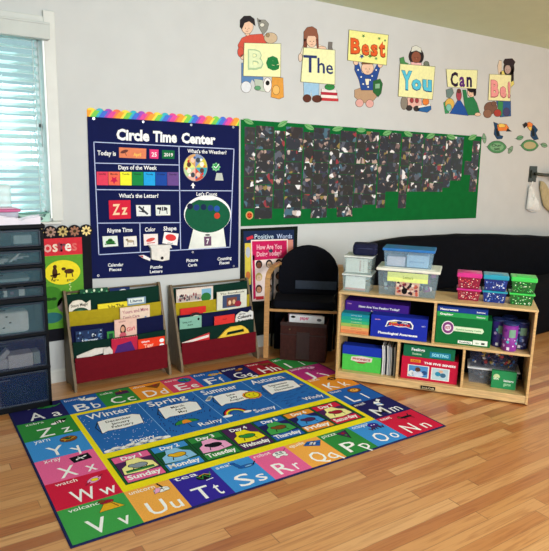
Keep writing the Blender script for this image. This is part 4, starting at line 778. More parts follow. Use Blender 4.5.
for k in range(7): d.ell(.50+.006*(k % 2), .64+.016*k, .006, .005, ink('#c8dc90'), 3, 8)
d.ell(.36, .47, .08, .04, ink('#2c6c70'), 2, 20)
build(mb, 'poster_sheet', ps, True)
# positive words board
x0, z1 = W(240.6, 228.3, PY); x1, z1b = W(297, 225.8, PY)
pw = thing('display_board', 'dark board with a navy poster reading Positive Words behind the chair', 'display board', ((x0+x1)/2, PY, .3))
zt = W(268, 227.6, PY)[1]
mb = MB(); mb.box(x0, x1, PY-.014, PY, .11, zt, M('#101814', .8, .05, 30), .002); build(mb, 'board_panel', pw, True)  # panel stretched down low as a dark sheet for shade behind the chair
mb = MB(); d = wd(mb, PY-.014); d.slab([(242.5, 231), (293, 229.6), (293, 285), (243.5, 290)], ink('#16284c'), .001); d = wd(mb, PY-.015)
for k, (s, xa, xb, c) in enumerate([('Positive', 253.5, 272.5, '#c0d4e4'), ('Words', 275.5, 291, '#b8c8e8')]): d.text(s, xa, 238.6-.2*k, xb, 238.3-.3*k, 4.6, ink(c), 3, .01, up=(0, -1))
d.poly([(245.4, 237.4), (251.6, 235), (252.6, 238), (246, 240)], ink('#d03040'), 2)
d.poly([(243.8, 243), (250, 242.6), (250, 284), (244, 286)], ink('#d8c44c'), 1); d.ell(247, 252, 2.4, 5.4, ink('#b8bcc8'), 2); d.ell(247, 275, 2.4, 4, ink('#c87440'), 2)
d.poly([(286, 239.6), (292, 239.4), (292, 262), (286, 262)], ink('#d89080'), 1)
build(mb, 'poster_sheet', pw, True)
fp = thing('poster', 'white and pink feelings poster with rows of children\'s faces behind the wooden chair arm', 'poster', (2.15, PY-.03, .45))
mb = MB(); d = wd(mb, PY-.016); QD = [(249.8, 239.6), (286.6, 238.6), (287.2, 299), (251.2, 301)]; d.slab(QD, ink('#f2ded8'), .0015); d = wd(mb, PY-.0175)
d.poly([(250.8, 241), (285.6, 240), (285.8, 257.6), (251.4, 260.2)], ink('#c81858'), 1)
d.poly([(251.2, 255), (253.4, 255), (254.6, 298), (252.2, 299)], ink('#c81858'), 1)
for s, xa, ya, xb, yb in [('How Are You', 255.5, 249.2, 280.5, 248.4), ('Doing Today?', 255.5, 256.2, 280.2, 254.6)]: d.text(s, xa, ya, xb, yb, 4.8, ink('#f4b8c4'), 3, .03, up=(0, -1))
d.ell(269.5, 250.5, 2, 1.8, ink('#2c3c50'), 4)
for r_, (yy) in enumerate((264, 276.5, 288.5)):
    for c2, xx in enumerate((257.8, 268, 277.6)):
        hc = ['#20181a', '#2c2020', '#382420', '#c8b060', '#584030', '#202020', '#3c2018', '#704828', '#181818'][r_*3+c2]; sk = ['#7a4c38', '#e8c4a8', '#e0b498', '#f0d0b0', '#d8a888', '#8c5c44', '#c89070', '#f0ccb0', '#684030'][r_*3+c2]
        d.ell(xx, yy-.6*c2, 3.3, 4.2, ink(hc), 2, 16); d.ell(xx, yy+.8-.6*c2, 2.4, 3, ink(sk), 3, 14); d.ell(xx-.8, yy+.4-.6*c2, .35, .35, BLACK, 4, 6); d.ell(xx+.8, yy+.4-.6*c2, .35, .35, BLACK, 4, 6); d.line([(xx-.8, yy+2.1-.6*c2), (xx+.8, yy+2.1-.6*c2)], .35, ink('#a03030'), 4)
d.poly([(254.6, 296), (262.6, 295.5), (262.6, 298.8), (254.8, 299.4)], ink('#c03038'), 2)
build(mb, 'poster_sheet', fp, True)
# ================================================================== DRAWER TOWER
TX0, TX1, TY0, TY1 = -.36, .255, -.09, .275
tw = thing('drawer_tower', 'tall dark plastic drawer tower with clear drawers standing beside the window', 'drawer unit', ((TX0+TX1)/2, .1, 0))
FRM = M('#05080f', .6, .05, 20)
lev = [(1.205, 1.10), (1.075, .985), (.958, .868), (.842, .775), (.735, .535), (.505, .302), (.272, .055)]
mb = MB()
mb.box(TX0, TX0+.022, TY0+.012, TY1, RT+.0018, 1.2, FRM, .004); mb.box(TX1-.022, TX1, TY0+.012, TY1, RT+.0018, 1.2, FRM, .004); mb.box(TX0, TX1, TY1-.01, TY1, .03, 1.2, FRM)
mb.box(TX0, TX1, TY0+.012, TY1, RT+.0018, .045, FRM, .004)
for (a1, b0), (a2, _) in zip(lev[:-1], lev[1:]): mb.box(TX0, TX1, TY0+.002, TY1, a2+.004, b0-.004, FRM, .004)
build(mb, 'frame', tw, True)
mb = MB(); mb.box(TX0-.008, TX1+.008, TY0-.006, TY1+.01, 1.209, 1.237, FRM, .008); build(mb, 'top_panel', tw, True)
DP = M('#2c4866', .25, .05, 6, alpha=.42, coat=.3); DPR = M('#1c2c40', .3, .04, 6, alpha=.7)
for k, (zt, zb) in enumerate(lev):
    DP = M('#3a6674' if k < 5 else '#22345a', .25, .05, 6, alpha=.34, coat=.3)
    mb = MB(); a, b = TX0+.024, TX1-.024
    mb.box(a, b, TY0, TY0+.004, zb, zt, DP); mb.box(a, a+.004, TY0+.004, TY1-.03, zb, zt-.01, DP); mb.box(b-.004, b, TY0+.004, TY1-.03, zb, zt-.01, DP)
    mb.box(a, b, TY0+.004, TY1-.03, zb, zb+.004, DP); mb.box(a, b, TY1-.034, TY1-.03, zb, zt-.01, DP)
    dr = build(mb, 'drawer', tw, True)
    mb = MB()
    for q in ((a, b, zt-.012, zt), (a, b, zb, zb+.010), (a, a+.012, zb, zt), (b-.012, b, zb, zt)): mb.box(q[0], q[1], TY0-.008, TY0, q[2], q[3], DPR, .002)
    build(mb, 'drawer_rim', dr, True)
    mb = MB(); zc = zt-.02; mb.box(-.22, .0, TY0-.012, TY0-.001, zc-.014, zc-.008, DPR, .002); build(mb, 'handle', dr, True)
def inpx(x0, y0, x1, y1, Y): a = W(x0, y1, Y); b = W(x1, y0, Y); return a[0], b[0], a[1], b[1]
def stack(name, x0, x1, y0, y1, z0, z1, cols, label, cat, rz=0, n=4, group=None):
    mb = MB(); cx, cy = (x0+x1)/2, (y0+y1)/2; h = (z1-z0)/n; rn = random.Random(int(x0*1000+z0*77))
    for k in range(n):
        mx = Matrix.Translation((cx, cy, 0)) @ Matrix.Rotation(rz+rn.uniform(-.06, .06), 4, 'Z')
        mb.box(-(x1-x0)/2, (x1-x0)/2, -(y1-y0)/2, (y1-y0)/2, z0+k*h, z0+(k+1)*h-.0006, ink(cols[k % len(cols)]), 0, mx)
    return tag(build(mb, name), label, cat, group)
mb = MB(); mx = Matrix.Translation((.135, .02, 1.107)); mb.box(-.05, .06, -.03, .05, -.002, .055, M('#c8dcdc', .5, .05, 20), .006, mx); tag(build(mb, 'supply_box'), 'pale small box inside the topmost drawer of the tower', 'box')
mb = MB()
for k in range(5): mb.box(-.14+.05*k, .02+.04*k, -.03+.012*k, .06+.012*k, .9905+.006*k, .9955+.006*k, ink('#eef0f0'), 0, Matrix.Rotation(-.06+.03*k, 4, 'Z'))
mb.prism([(0, 0), (.06, .05), (.075, .05), (.02, 0)], (.04, -.05, 1.0), (1, 0, 0), (0, 0, 1), (0, .05, 0), ink('#e8ecec')); tag(build(mb, 'paper_stack'), 'loose white papers heaped in the second drawer from the top of the tower', 'papers')
stack('paper_stack', -.15, .16, -.04, .16, .8725, .89, ['#a8c0c4', '#c4d0d0'], 'thin stack of pale papers in the third drawer from the top of the tower', 'papers')
mb = MB(); mb.box(.0, .022, -.06, .0, .780, .83, ink('#e8ece8'), .002); mb.box(.022, .09, -.06, .0, .780, .822, ink('#28283c'), .002); mb.box(.09, .125, -.06, .0, .780, .832, ink('#eceeea'), .002); mb.box(.04, .06, -.0615, -.06, .795, .812, ink('#a86070')); tag(build(mb, 'label_box'), 'white and navy box in the fourth drawer from the top of the tower', 'box')
mb = MB(); mb.box(-.2, .14, -.07, .05, .5395, .68, M('#fbf9f2', .8, .05, 14, .4), .02); 
for x_, z_ in ((.02, .61), (-.02, .58), (.0, .65)): mb.box(x_, x_+.014, -.072, -.07, z_, z_+.008, BLACK)
tag(build(mb, 'paper_bundle'), 'cream paper bundle filling the fifth drawer from the top of the tower', 'papers')
mb = MB(); mb.box(-.16, -.0, -.06, .06, .3065, .37, ink('#e4e8e4'), .004, Matrix.Rotation(0, 4, 'Z')); mb.prism([(-.05, .365), (.02, .43), (.04, .41), (.0, .365)], (-.02, -.04, 0), (1, 0, 0), (0, 0, 1), (0, .06, 0), ink('#dfe4e0')); mb.box(.0, .15, -.07, .04, .3065, .395, ink('#f0f2ee'), .004); mb.box(.155, .20, -.05, .05, .3065, .39, ink('#b8ccc4'), .004)
tag(build(mb, 'paper_stack'), 'white boxes and papers in the sixth drawer from the top of the tower', 'papers')
# things on the tower
TZ = 1.2375
mb = MB(); rn = random.Random(5); bm = bmesh.new(); bmesh.ops.create_grid(bm, x_segments=14, y_segments=8, size=.5)
for v in bm.verts: v.co = Vector((v.co.x*.54-.03, v.co.y*.075-.045, TZ+.040+rn.uniform(-.010, .012)+.010*math.cos(v.co.x*12)))
rg = bmesh.ops.extrude_face_region(bm, geom=bm.faces[:])
for e in rg['geom']:
    if isinstance(e, bmesh.types.BMVert): e.co.z = TZ
bmesh.ops.recalc_face_normals(bm, faces=bm.faces[:]); mb.bm(bm, M('#e4e0ec', .7, .03, 12)); tag(build(mb, 'plastic_wrap'), 'crumpled white packaging spread on top of the drawer tower', 'packaging')
tb = thing('storage_tub', 'small clear tub with a pink lid on top of the drawer tower', 'storage tub', (.0, .07, TZ+.055))
mb = MB(); mb.box(-.28, .13, 0, .14, TZ+.0005, TZ+.072, M('#c8c0d4', .3, .06, 18, alpha=.7), .008, taper=.94); build(mb, 'tub', tb, True)
mb = MB(); mb.box(-.29, .14, -.006, .146, TZ+.0722, TZ+.09, M('#c04880', .35, .05, 20), .005); build(mb, 'lid', tb, True)
mb = MB(); mb.box(-.27, .12, .012, .128, TZ+.0902, TZ+.097, M('#e0b4cc', .35, .05, 20), .003); build(mb, 'lid_panel', tb, True)
pk = thing('clear_package', 'tall clear package of white supplies behind the pink-lidded tub', 'package', (.0, .2, TZ+.06))
mb = MB(); mb.box(-.2, .115, .155, .25, TZ+.001, TZ+.235, M('#dceae8', .3, .06, 22, alpha=.55), .012); build(mb, 'wrapper', pk, True)
mb = MB(); 
for k in range(5): mb.box(-.17, .05, .175, .245, TZ+.02+.04*k, TZ+.045+.04*k, ink(['#e8ecec', '#a8bcc4', '#f0f0ee', '#8ca0a8', '#dce0dc'][k]), .004)
build(mb, 'contents', pk, True)
td = thing('tape_dispenser', 'pale green tape dispenser on the windowsill above the black display board', 'tape dispenser', (.30, YW-.08, OZ0-.02))
GT = M('#5c9c8c', .4, .05, 20)
mb = MB(); mb.prism([(0, 0), (.17, 0), (.175, .06), (.155, .065), (.14, .035), (.05, .05), (-.03, .058), (-.035, .05), (.0, .03)], (.205, YW-.058, OZ0-.0195), (1, 0, 0), (0, 0, 1), (0, .036, 0), M('#a8d4c4', .4, .05, 20), .002); build(mb, 'body', td, True)
mb = MB(); mb.box(.17, .375, YW-.059, YW-.021, OZ0+.0375, OZ0+.046, GT, .003); build(mb, 'blade_guard', td, True)
mb = MB(); mb.prism([(.012*math.cos(a*.524), .012*math.sin(a*.524)) for a in range(12)], (.32, YW-.0605, OZ0+.004), (1, 0, 0), (0, 0, 1), (0, .041, 0), M('#20343c', .4, .05, 20)); build(mb, 'spindle', td, True)

# ================================================================== BOOK RACKS
RW = wood('#7a6a54', .5, (30, 30, 3))
def rack(X0, X1, zs, lab):
    rk = thing('book_rack', lab, 'book rack', ((X0+X1)/2, .2, 0), group='sling book racks')
    prof = [(.325, 0), (.325, .05), (.325, .68*zs), (.318, .70*zs), (.30, .705*zs), (.285, .69*zs), (.085, .05), (.08, 0), (.15, 0), (.17, .018), (.28, .018), (.29, 0)]
    sps = []
    for x in (X0-.02, X1):
        mb = MB(); mb.prism(prof, (x, 0, 0), (0, 1, 0), (0, 0, 1), (.02, 0, 0), RW, .002); sps.append(build(mb, 'side_panel', rk, True))
    bands = [('#6a0d1a', .11, .055, .245), ('#082a22', .15, .20, .352), ('#0e133c', .19, .32, .462), ('#aa961c', .23, .43, .562), ('#082f24', .27, .54, .680)]
    for k, (c, Y, zb, zt) in enumerate(bands):
        mb = MB(); m = M(c, .9, .03, 30, .05); n = 14; Yn = Y+.034
        vs = []; fs = []
        for i in range(n+1):
            t = i/n; x = X0+(X1-X0)*t; sag = .008*math.sin(math.pi*t); bul = .006*math.sin(math.pi*t)
            sec = [(Y+.002, zt*zs-sag), (Y-.001-bul, (zt+zb)/2*zs), (Y-bul, zb*zs), (Yn, zb*zs-.004), (Yn, zb*zs), (Y+.003-bul, zb*zs+.004), (Y+.002-bul, (zt+zb)/2*zs), (Y+.005, zt*zs-sag)]
            vs += [(x, y, z) for y, z in sec]
        for i in range(n):
            for q in range(8): fs.append([i*8+q, i*8+(q+1) % 8, (i+1)*8+(q+1) % 8, (i+1)*8+q])
        fs.append(list(range(8))); fs.append([n*8+q for q in range(8)][::-1])
        mb.add(vs, fs, m); build(mb, 'fabric_sling', rk, True, label=['red', 'dark green', 'navy', 'yellow', 'green'][k]+' fabric sling')
    for (Y, z) in ((.314, .685*zs), (.314, .04)):
        mb = MB(); mb.tube([(X0+.001, Y, z), (X1-.001, Y, z)], .008, RW, 10); build(mb, 'cross_rail', rk, True)
    for si, x in enumerate((X0-.0205, X1+.0175)):
        for (y, z) in ((.13, .12), (.29, .60*zs)):
            mb = MB(); mb.box(x, x+.003, y-.006, y+.006, z-.006, z+.006, M('#2c2820', .4, .05, 30, metal=.6), .001); build(mb, 'bolt', sps[si], True)
    return rk
rack(.462, 1.165, 1.0, 'wooden sling book rack nearer the drawer tower, with blue graffiti and purple books')
rack(1.288, 1.97, .95, 'wooden sling book rack nearer the chair, holding a yellow handled book')
# books: front cover traced on its own upright plane inside the pocket
def book(px, Y, c, label, drw=None, t=.010, floor_z=None, arch=None, spiral=None, cat='book', name='book', low=.05):
    x0, y0, x1, y1 = px; t = .009
    pk = int((Y-.11+1e-6)/.04); Y = .11+.04*pk+(.0075 if Y-.11-.04*pk < .02 else .020)
    p = [W(x0, y1, Y), W(x1, y1+(0), Y), W(x1, y0, Y), W(x0, y0, Y)]
    X0, X1 = W(x0, y1, Y)[0], W(x1, y1, Y)[0]; Z1 = W((x0+x1)/2, y0, Y)[1]; Zv = W((x0+x1)/2, y1, Y)[1]; Z0 = (.055, .20, .32, .43, .54)[pk]*(1. if X0 < 1.23 else .95)+.0065
    lo_, hi_ = (.465, 1.162) if X0 < 1.23 else (1.291, 1.967)
    X0, X1 = max(X0, lo_), min(X1, hi_)
    w, h = X1-X0, Z1-Zv
    bk = thing(name, label, cat, ((X0+X1)/2, Y, Z0))
    mb = MB()
    if arch: pts = [(X0, Z0), (X1, Z0)]+[(X0+w*u, Zv+h*v) for u, v in arch]
    else: pts = [(X0, Z0), (X1, Z0), (X1, Z1), (X0, Z1)]
    mb.prism(pts, (0, Y, 0), (1, 0, 0), (0, 0, 1), (0, .0012, 0), ink(c)); mb.prism(pts, (0, Y+t-.0012, 0), (1, 0, 0), (0, 0, 1), (0, .0012, 0), ink(c))
    if drw:
        d = D(mb, (X0, Y, Zv), (1, 0, 0), (0, 0, 1), lambda u, v: (u*w, v*h)); drw(d)
    build(mb, 'cover', bk, True)
    mb = MB(); cx = (X0+X1)/2; ip = [(cx+(a-cx)*.975, (b if b <= Z0 else b-.003)) for a, b in pts]
    mb.prism(ip, (0, Y+.0013, 0), (1, 0, 0), (0, 0, 1), (0, t-.0026, 0), ink('#e8e2d4')); build(mb, 'pages', bk, True)
    if spiral:
        mb = MB()
        for k in range(spiral[0]):
            x = X0+w*(k+.5)/spiral[0]; mb.tube([(x+.001*q, Y+t/2-(t/2+.003)*math.cos(q*1.05), Z1-.003+.007*math.sin(q*1.05)) for q in range(6)], .0013, ink(spiral[1]), 5)
        build(mb, 'spiral_binding', bk, True)
    return bk
ARCH = [(1, .55), (1, .9), (.8, .72), (.62, .95), (.45, 1), (.2, .95), (.03, .7), (0, .5)]
def tx(*a, **k): return lambda d: d.text(*a, **k)
# rack 1, back to front
book((80, 288.6, 108, 298), .275, '#1c5038', 'green patterned book in the back sling of the rack nearer the tower', lambda d: [d.ell(.06+.09*k, .55+.25*((k*7) % 3-1), .04, .16, ink(['#a8d0a8', '#58a070', '#dceccc'][k % 3]), 1, 8) for k in range(11)])
book((110, 287.5, 130, 298), .275, '#1c2c5c', 'navy book in the back sling of the rack nearer the tower', lambda d: (d.ell(.65, .62, .2, .22, ink('#d8dce4'), 1, 10)))
book((68, 300, 91, 313.5), .24, '#ece4d4', 'cream arch-topped book at the left of the yellow sling, rack nearer the tower', lambda d: (d.ell(.5, .05, .4, .38, ink('#284838'), 1, 20, 0, 0, 180), d.text('Story Magic', .1, .5, .88, .56, .22, ink('#3c3020'), 2, .02), d.ell(.5, .1, .2, .18, ink('#487858'), 2)), arch=ARCH)
book((98, 303, 127.5, 311), .24, '#f0dc34', 'yellow book with dark title behind the yellow sling, rack nearer the tower', lambda d: d.text('July The', .35, .3, .9, .35, .5, ink('#4c4420'), 2, .02))
book((127.5, 297.5, 146, 306), .245, '#7c98b0', 'blue-grey book with a white title patch rising from the yellow sling', lambda d: (d.rect(.05, .35, .9, .95, ink('#dfe8e4'), 1), d.text('Llama', .15, .5, .8, .5, .3, ink('#284060'), 2, .02)), low=.08)
book((147, 303, 155, 318), .235, '#3c6c84', 'narrow teal book at the right of the yellow sling, rack nearer the tower')
book((155.5, 302.5, 160.5, 317), .235, '#c8cc50', 'narrow yellow-green book at the far right of the yellow sling, rack nearer the tower')
book((120.5, 306.5, 150, 323), .213, '#ecd4c0', 'cream book with pink title standing before the yellow sling', lambda d: (d.text('Yours and Mine', .08, .62, .95, .68, .2, ink('#b06878'), 2, .02), d.text("Don't Care", .1, .3, .65, .34, .2, ink('#a86070'), 2, .02), d.star(.85, .3, .06, ink('#3c6ca8'), 2)), spiral=(4, '#c8a048'), low=.05)
book((115, 319, 137, 339), .172, '#e8c0b0', 'pink book with a dark-haired girl in front of the navy sling', lambda d: (d.ell(.37, .48, .13, .27, ink('#3a2018'), 1), d.ell(.36, .52, .085, .14, ink('#d8a080'), 2), d.ell(.36, .2, .16, .16, ink('#c85868'), 2), d.text('Girl', .55, .35, .92, .42, .2, ink('#d84860'), 2, .02), d.text('little', .2, .85, .5, .88, .08, ink('#a06060'), 2, .01)), low=.06)
def graf(d):
    rn = random.Random(2)
    for k in range(34): x, y = rn.uniform(.04, .96), rn.uniform(.25, .9); d.ell(x, y, rn.uniform(.02, .05), rn.uniform(.05, .14), ink(rn.choice(['#7ca0c8', '#d8e0ec', '#28406c', '#4c74a8', '#141c38'])), 1+k % 3, 7)
    d.text('Journey', .2, .12, .8, .15, .2, ink('#dce4f0'), 5, .03)
book((76, 330, 103.5, 343), .178, '#24365c', 'dark blue book covered in pale graffiti lettering before the navy sling', graf)
book((107.5, 331.5, 114.6, 341), .178, '#3c9444', 'small green book beside the blue graffiti book', lambda d: d.rect(.2, .1, .8, .8, ink('#1c4c34'), 1))
book((77, 349, 108, 361), .135, '#e4dcd4', 'white book with a black band in the red sling, rack nearer the tower', lambda d: d.poly([(0.02, -.6), (.98, -.6), (.95, .55), (.6, .45), (.02, .2)], ink('#141418'), 1), arch=[(1, .95), (.6, 1), (.0, .6)])
book((104, 347, 113, 360), .125, '#dcd4cc', 'small white book between the black-banded and the purple book', lambda d: d.poly([(.1, .1), (.9, .2), (.7, .5), (.2, .4)], ink('#a88878'), 1), arch=[(1, .7), (.7, 1), (0, .9)])
book((112, 337.5, 138, 357), .135, '#c02444', 'purple and red spiral book standing in the red sling', lambda d: d.poly([(0, 0), (.98, 0), (.88, .35), (.74, .78), (.22, .66), (.08, .2)], ink('#4c2470'), 1), spiral=(12, '#e0c8b8'))
book((138.5, 338, 165, 353), .122, '#ec3c1c', 'bright orange-red book with white lettering in the red sling', lambda d: (d.text('Where', .12, .74, .42, .78, .13, WHITE, 2, .02), d.text('Tiger', .22, .42, .58, .46, .24, ink('#fcc8b0'), 2, .02), d.text('lion', .12, .18, .35, .2, .12, WHITE, 2, .02), d.ell(.88, .75, .09, .13, WHITE, 2, 10), d.ell(.88, .45, .09, .1, WHITE, 2, 10)))
# rack 2
def frieze(d):
    rn = random.Random(8); d.rect(.02, .05, .66, .5, ink('#b8a8a0'), 1); d.rect(.68, .0, .95, .85, ink('#7cb0cc'), 1); d.ell(.8, .2, .14, .35, ink('#2c7438'), 2, 14)
    for k in range(26): d.ell(rn.uniform(.04, .64), rn.uniform(.12, .55), .022, rn.uniform(.06, .15), ink(rn.choice(['#504048', '#8c3c48', '#e4dcd4', '#3c4c5c'])), 2+k % 2, 7)
book((176.5, 287.8, 213, 301), .24, '#e0d4c8', 'wide spiral-bound white book with crowd and green tree in the rack nearer the chair', frieze, spiral=(18, '#c03c30'))
def framed(d): d.rect(.18, .15, .78, .8, ink('#3c4c6c'), 1); d.rect(.32, .22, .66, .66, ink('#7c4838'), 2); d.ell(.42, .4, .05, .12, ink('#e8c4a0'), 3, 10); d.ell(.56, .42, .05, .12, ink('#d8b088'), 3, 10); d.ell(.7, .3, .12, .16, ink('#98283c'), 3, 12); d.text('The Storybook', .1, .84, .92, .86, .09, ink('#5c5848'), 2, .02)
book((217, 290.8, 246.5, 310), .216, '#dcdccc', 'cream book with a dark framed picture at the right of the rack nearer the chair', framed, low=.04)
book((180.5, 307.5, 206, 316), .216, '#d42c28', 'red book behind the navy sling of the rack nearer the chair', low=.05)
book((190, 312.5, 202, 319), .178, '#2c2428', 'dark book with a pale arch in front of the red book', lambda d: (d.ell(.5, .1, .42, .5, ink('#e4d8c8'), 1, 16, 0, 0, 180)), arch=[(1, .5), (.75, .9), (.5, 1), (.25, .9), (0, .5)], low=.05)
book((178.5, 317, 201.5, 331), .160, '#84b8a4', 'mint green book with small dark cat and lettering in the rack nearer the chair', lambda d: (d.text('Going over', .12, .6, .55, .62, .12, ink('#284438'), 2, .02), d.text('there', .35, .38, .6, .4, .12, ink('#284438'), 2, .02), d.ell(.86, .78, .05, .1, BLACK, 2, 10), d.rect(.0, -.02, .98, .1, ink('#1c2c2c'), 1)), low=.05)
book((203.5, 311, 228, 327), .19, '#c0c038', 'yellow-green picture book beside the mint green book', lambda d: (d.ell(.3, .6, .18, .2, ink('#6c7830'), 1), d.ell(.7, .75, .15, .1, ink('#e8dc80'), 1), d.poly([(0, 0), (.4, 0), (.35, .35), (0, .25)], ink('#c83424'), 2)), low=.04)
book((214.5, 315.5, 234.5, 328), .160, '#dc3430', 'plain red book overlapping the yellow-green picture book', lambda d: d.text('Red', .42, .65, .6, .68, .1, ink('#801818'), 2, .01), low=.05)
book((235.5, 311, 253.5, 324), .160, '#e0e0dc', 'white cloud-shaped book with dark handwriting at the right of the rack nearer the chair', lambda d: (d.text('All the', .2, .72, .55, .75, .14, BLACK, 2, .02), d.text('Colours', .12, .45, .9, .52, .22, BLACK, 2, .04), d.text('Between', .15, .15, .9, .22, .2, BLACK, 2, .04)), arch=[(1, .6), (1, .85), (.85, 1), (.7, .85), (.55, .9), (.35, 1), (.2, .9), (.05, .75), (0, .5)], low=.05)
book((182, 334.8, 209.5, 346), .135, '#d02c34', 'red book with a white stripe in the red sling of the rack nearer the chair', lambda d: d.poly([(0, .30), (.98, .62), (.98, .85), (0, .5)], ink('#ece0d8'), 1), arch=[(1, 1), (.0, .45)])
# yellow board book with a carrying handle
x0, z0 = W(216.5, 343, .135); x1, _ = W(248.5, 343, .135); zt = W(232, 326.5, .135)[1]; zm = W(232, 336, .135)[1]
hb = thing('handle_book', 'yellow board book with a carrying handle cut-out in the red sling', 'book', ((x0+x1)/2, .135, z0-.06))
w = x1-x0; h = zt-z0
outer = [(x0, max(z0-.06, .06)), (x1, max(z0-.06, .06)), (x1, z0+h*.42), (x1-w*.04, z0+h*.62), (x1-w*.14, z0+h*.85), (x1-w*.25, zt), (x0+w*.42, zt), (x0+w*.26, z0+h*.82), (x0+w*.12, z0+h*.5), (x0, z0+h*.25)]
YB = M('#f0c83c', .45, .04, 20)
hz0, hz1 = z0+h*.52, z0+h*.74; hx0, hx1 = x0+w*.28, x1-w*.16
mb = MB()
for pts in ([(x0, max(z0-.06, .06)), (x1, max(z0-.06, .06)), (x1, z0+h*.42), (hx1, hz0), (hx0, hz0-.008), (x0+w*.12, z0+h*.5), (x0, z0+h*.25)], [(hx0, hz0-.008), (hx0+.012, hz1-.008), (hx1-.006, hz1), (hx1, hz0), (x1, z0+h*.42), (x1-w*.04, z0+h*.62), (x1-w*.14, z0+h*.85), (x1-w*.25, zt), (x0+w*.42, zt), (x0+w*.26, z0+h*.82), (x0+w*.12, z0+h*.5)]):
    mb.prism(pts, (0, .126, 0), (1, 0, 0), (0, 0, 1), (0, .012, 0), YB)
build(mb, 'cover', hb, True)
mb = MB(); mb.box(x0+w*.3, x1-w*.2, .1272, .1368, .07, z0+h*.3, ink('#e8d48c'), .001); build(mb, 'pages', hb, True)
# ================================================================== CHAIR
CH_RZ = math.atan2(-.6, .8); CHL = (2.252, -.138, RT+.0018)
ch = thing('armchair', 'black upholstered chair with a bent pale wooden arm beside the bookshelf', 'chair', CHL, CH_RZ)
CF = M('#090b14', .9, .10, 80, .1); CW = wood('#b88a56', .35, (6, 6, 30)); GREYB = M('#3a4454', .6, .05, 30)
def seat_pad(mb, x0, x1, y0, y1, z0, z1, m, bev=.025): mb.box(x0, x1, y0, y1, z0, z1, m, bev)
mb = MB(); seat_pad(mb, -.235, .29, .01, .36, .436, .51, CF, .024); build(mb, 'seat', ch)
# backrest: arched, slightly reclined slab
mb = MB(); hw = .262; pts = [(-.22, .50), (.22, .50), (hw, .54), (hw, .70)]
for k in range(1, 12):
    a = math.pi*k/12; pts.append((hw*math.cos(a), .71+.23*math.sin(a)))
pts += [(-hw, .70), (-hw, .54)]
bm_ = MB(); bm_.prism(pts, (.05, .30, 0), (1, 0, 0), (0, 0, 1), (0, .05, 0), CF, .016)
for v in bm_.v: v.y += (v.z-.5)*.05-.03*(abs(v.x-.05)/hw)**2
build(bm_, 'backrest', ch)
mb = MB(); mb.box(-.06, .30, .268, .276, .56, .635, GREYB, .003); build(mb, 'grey_band', ch)  # paler blue-grey strip across the lower backrest
mb = MB(); mb.box(-.27, .31, .0, .022, .415, .436, CW, .004); build(mb, 'front_rail', ch)
mb = MB(); mb.box(-.262, -.24, .022, .35, .415, .436, CF); mb.box(.28, .302, .022, .35, .415, .436, CF); mb.box(-.262, .302, .34, .36, .415, .436, CF); build(mb, 'seat_frame', ch)
def arm_path(s): # side loop from front foot up and back to the backrest
    P = [(s*.285, .015, 0), (s*.285, .012, .25), (s*.285, .008, .48), (s*.285, .006, .58), (s*.285, .010, .64), (s*.285, .025, .69), (s*.278, .055, .73), (s*.262, .10, .757), (s*.240, .16, .775), (s*.215, .24, .783), (s*.205, .30, .775)]
    return [Vector((.325 if s > 0 else p[0], p[1], p[2])) for p in P]
mb = MB(); mb.box(-.235, .285, .27, .315, .0, .41, CF, .004); build(mb, 'shade_panel', ch)  # added dark slab standing in for the shade under the seat
for s in (-1, 1):
    P = arm_path(s); mb = MB(); vs = []; fs = []
    for i, p in enumerate(P):
        t = (P[min(i+1, len(P)-1)]-P[max(i-1, 0)]).normalized(); nrm = Vector((1, 0, 0)).cross(t).normalized()
        for sx_, sy_ in ((-.014, -.010), (.014, -.010), (.014, .010), (-.014, .010)): vs.append(p+Vector((sx_*1.5, 0, 0))+nrm*sy_)
    for i in range(len(P)-1):
        for k in range(4): fs.append([i*4+k, i*4+(k+1) % 4, (i+1)*4+(k+1) % 4, (i+1)*4+k])
    fs.append([3, 2, 1, 0]); fs.append([len(P)*4-4+k for k in range(4)])
    mb.add(vs, fs, CW); o_ = build(mb, 'arm', ch, label='pale bent wooden arm running down into the front leg')
    for v_ in (0,): pass
    mb = MB(); xs_ = -.262 if s < 0 else .302; mb.tube([(xs_, .335, 0), (xs_, .33, .42), (xs_, .33, .76)], .011, M('#16181c', .4, .05, 20, metal=.5), 8); build(mb, 'rear_leg', ch)

# ================================================================== BROWN BIN
bn = thing('storage_bin', 'dark brown leather-look storage bin with front flap under the chair', 'storage bin', (2.255, -.18, RT+.0018), math.atan2(-.67, .74))
BRN = M('#3c201c', .5, .12, 35, .15); BR2 = M('#2f1b18', .45, .10, 35, .1)
mb = MB(); w2, dp, hh = .193, .25, .335
for q in ((-w2, w2, 0, .012, 0, hh), (-w2, w2, dp-.012, dp, 0, hh), (-w2, -w2+.012, .012, dp-.012, 0, hh), (w2-.012, w2, .012, dp-.012, 0, hh), (-w2+.012, w2-.012, .012, dp-.012, 0, .012)): mb.box(*q, BRN, .003)
build(mb, 'bin_body', bn)
mb = MB(); mb.prism([(-.055, .02), (.055, .02), (.055, .255), (-.055, .255)], (0, 0, 0), (1, 0, 0), (0, 0, 1), (0, -.006, 0), BR2, .002); mb.box(-w2-.002, w2+.002, -.004, 0, .225, .232, BR2); build(mb, 'front_flap', bn)
mb = MB(); mb.box(-w2-.003, w2+.003, -.005, -.0001, hh-.03, hh, BR2, .002); build(mb, 'rim', bn)
mb = MB(); mb.prism([(.007*math.cos(a*.524), .007*math.sin(a*.524)) for a in range(12)], (-.115, -.0, .275), (1, 0, 0), (0, 0, 1), (0, -.006, 0), M('#9a8468', .3, .05, 20, metal=.9)); build(mb, 'stud', bn)
bmx = rootmx(bn)
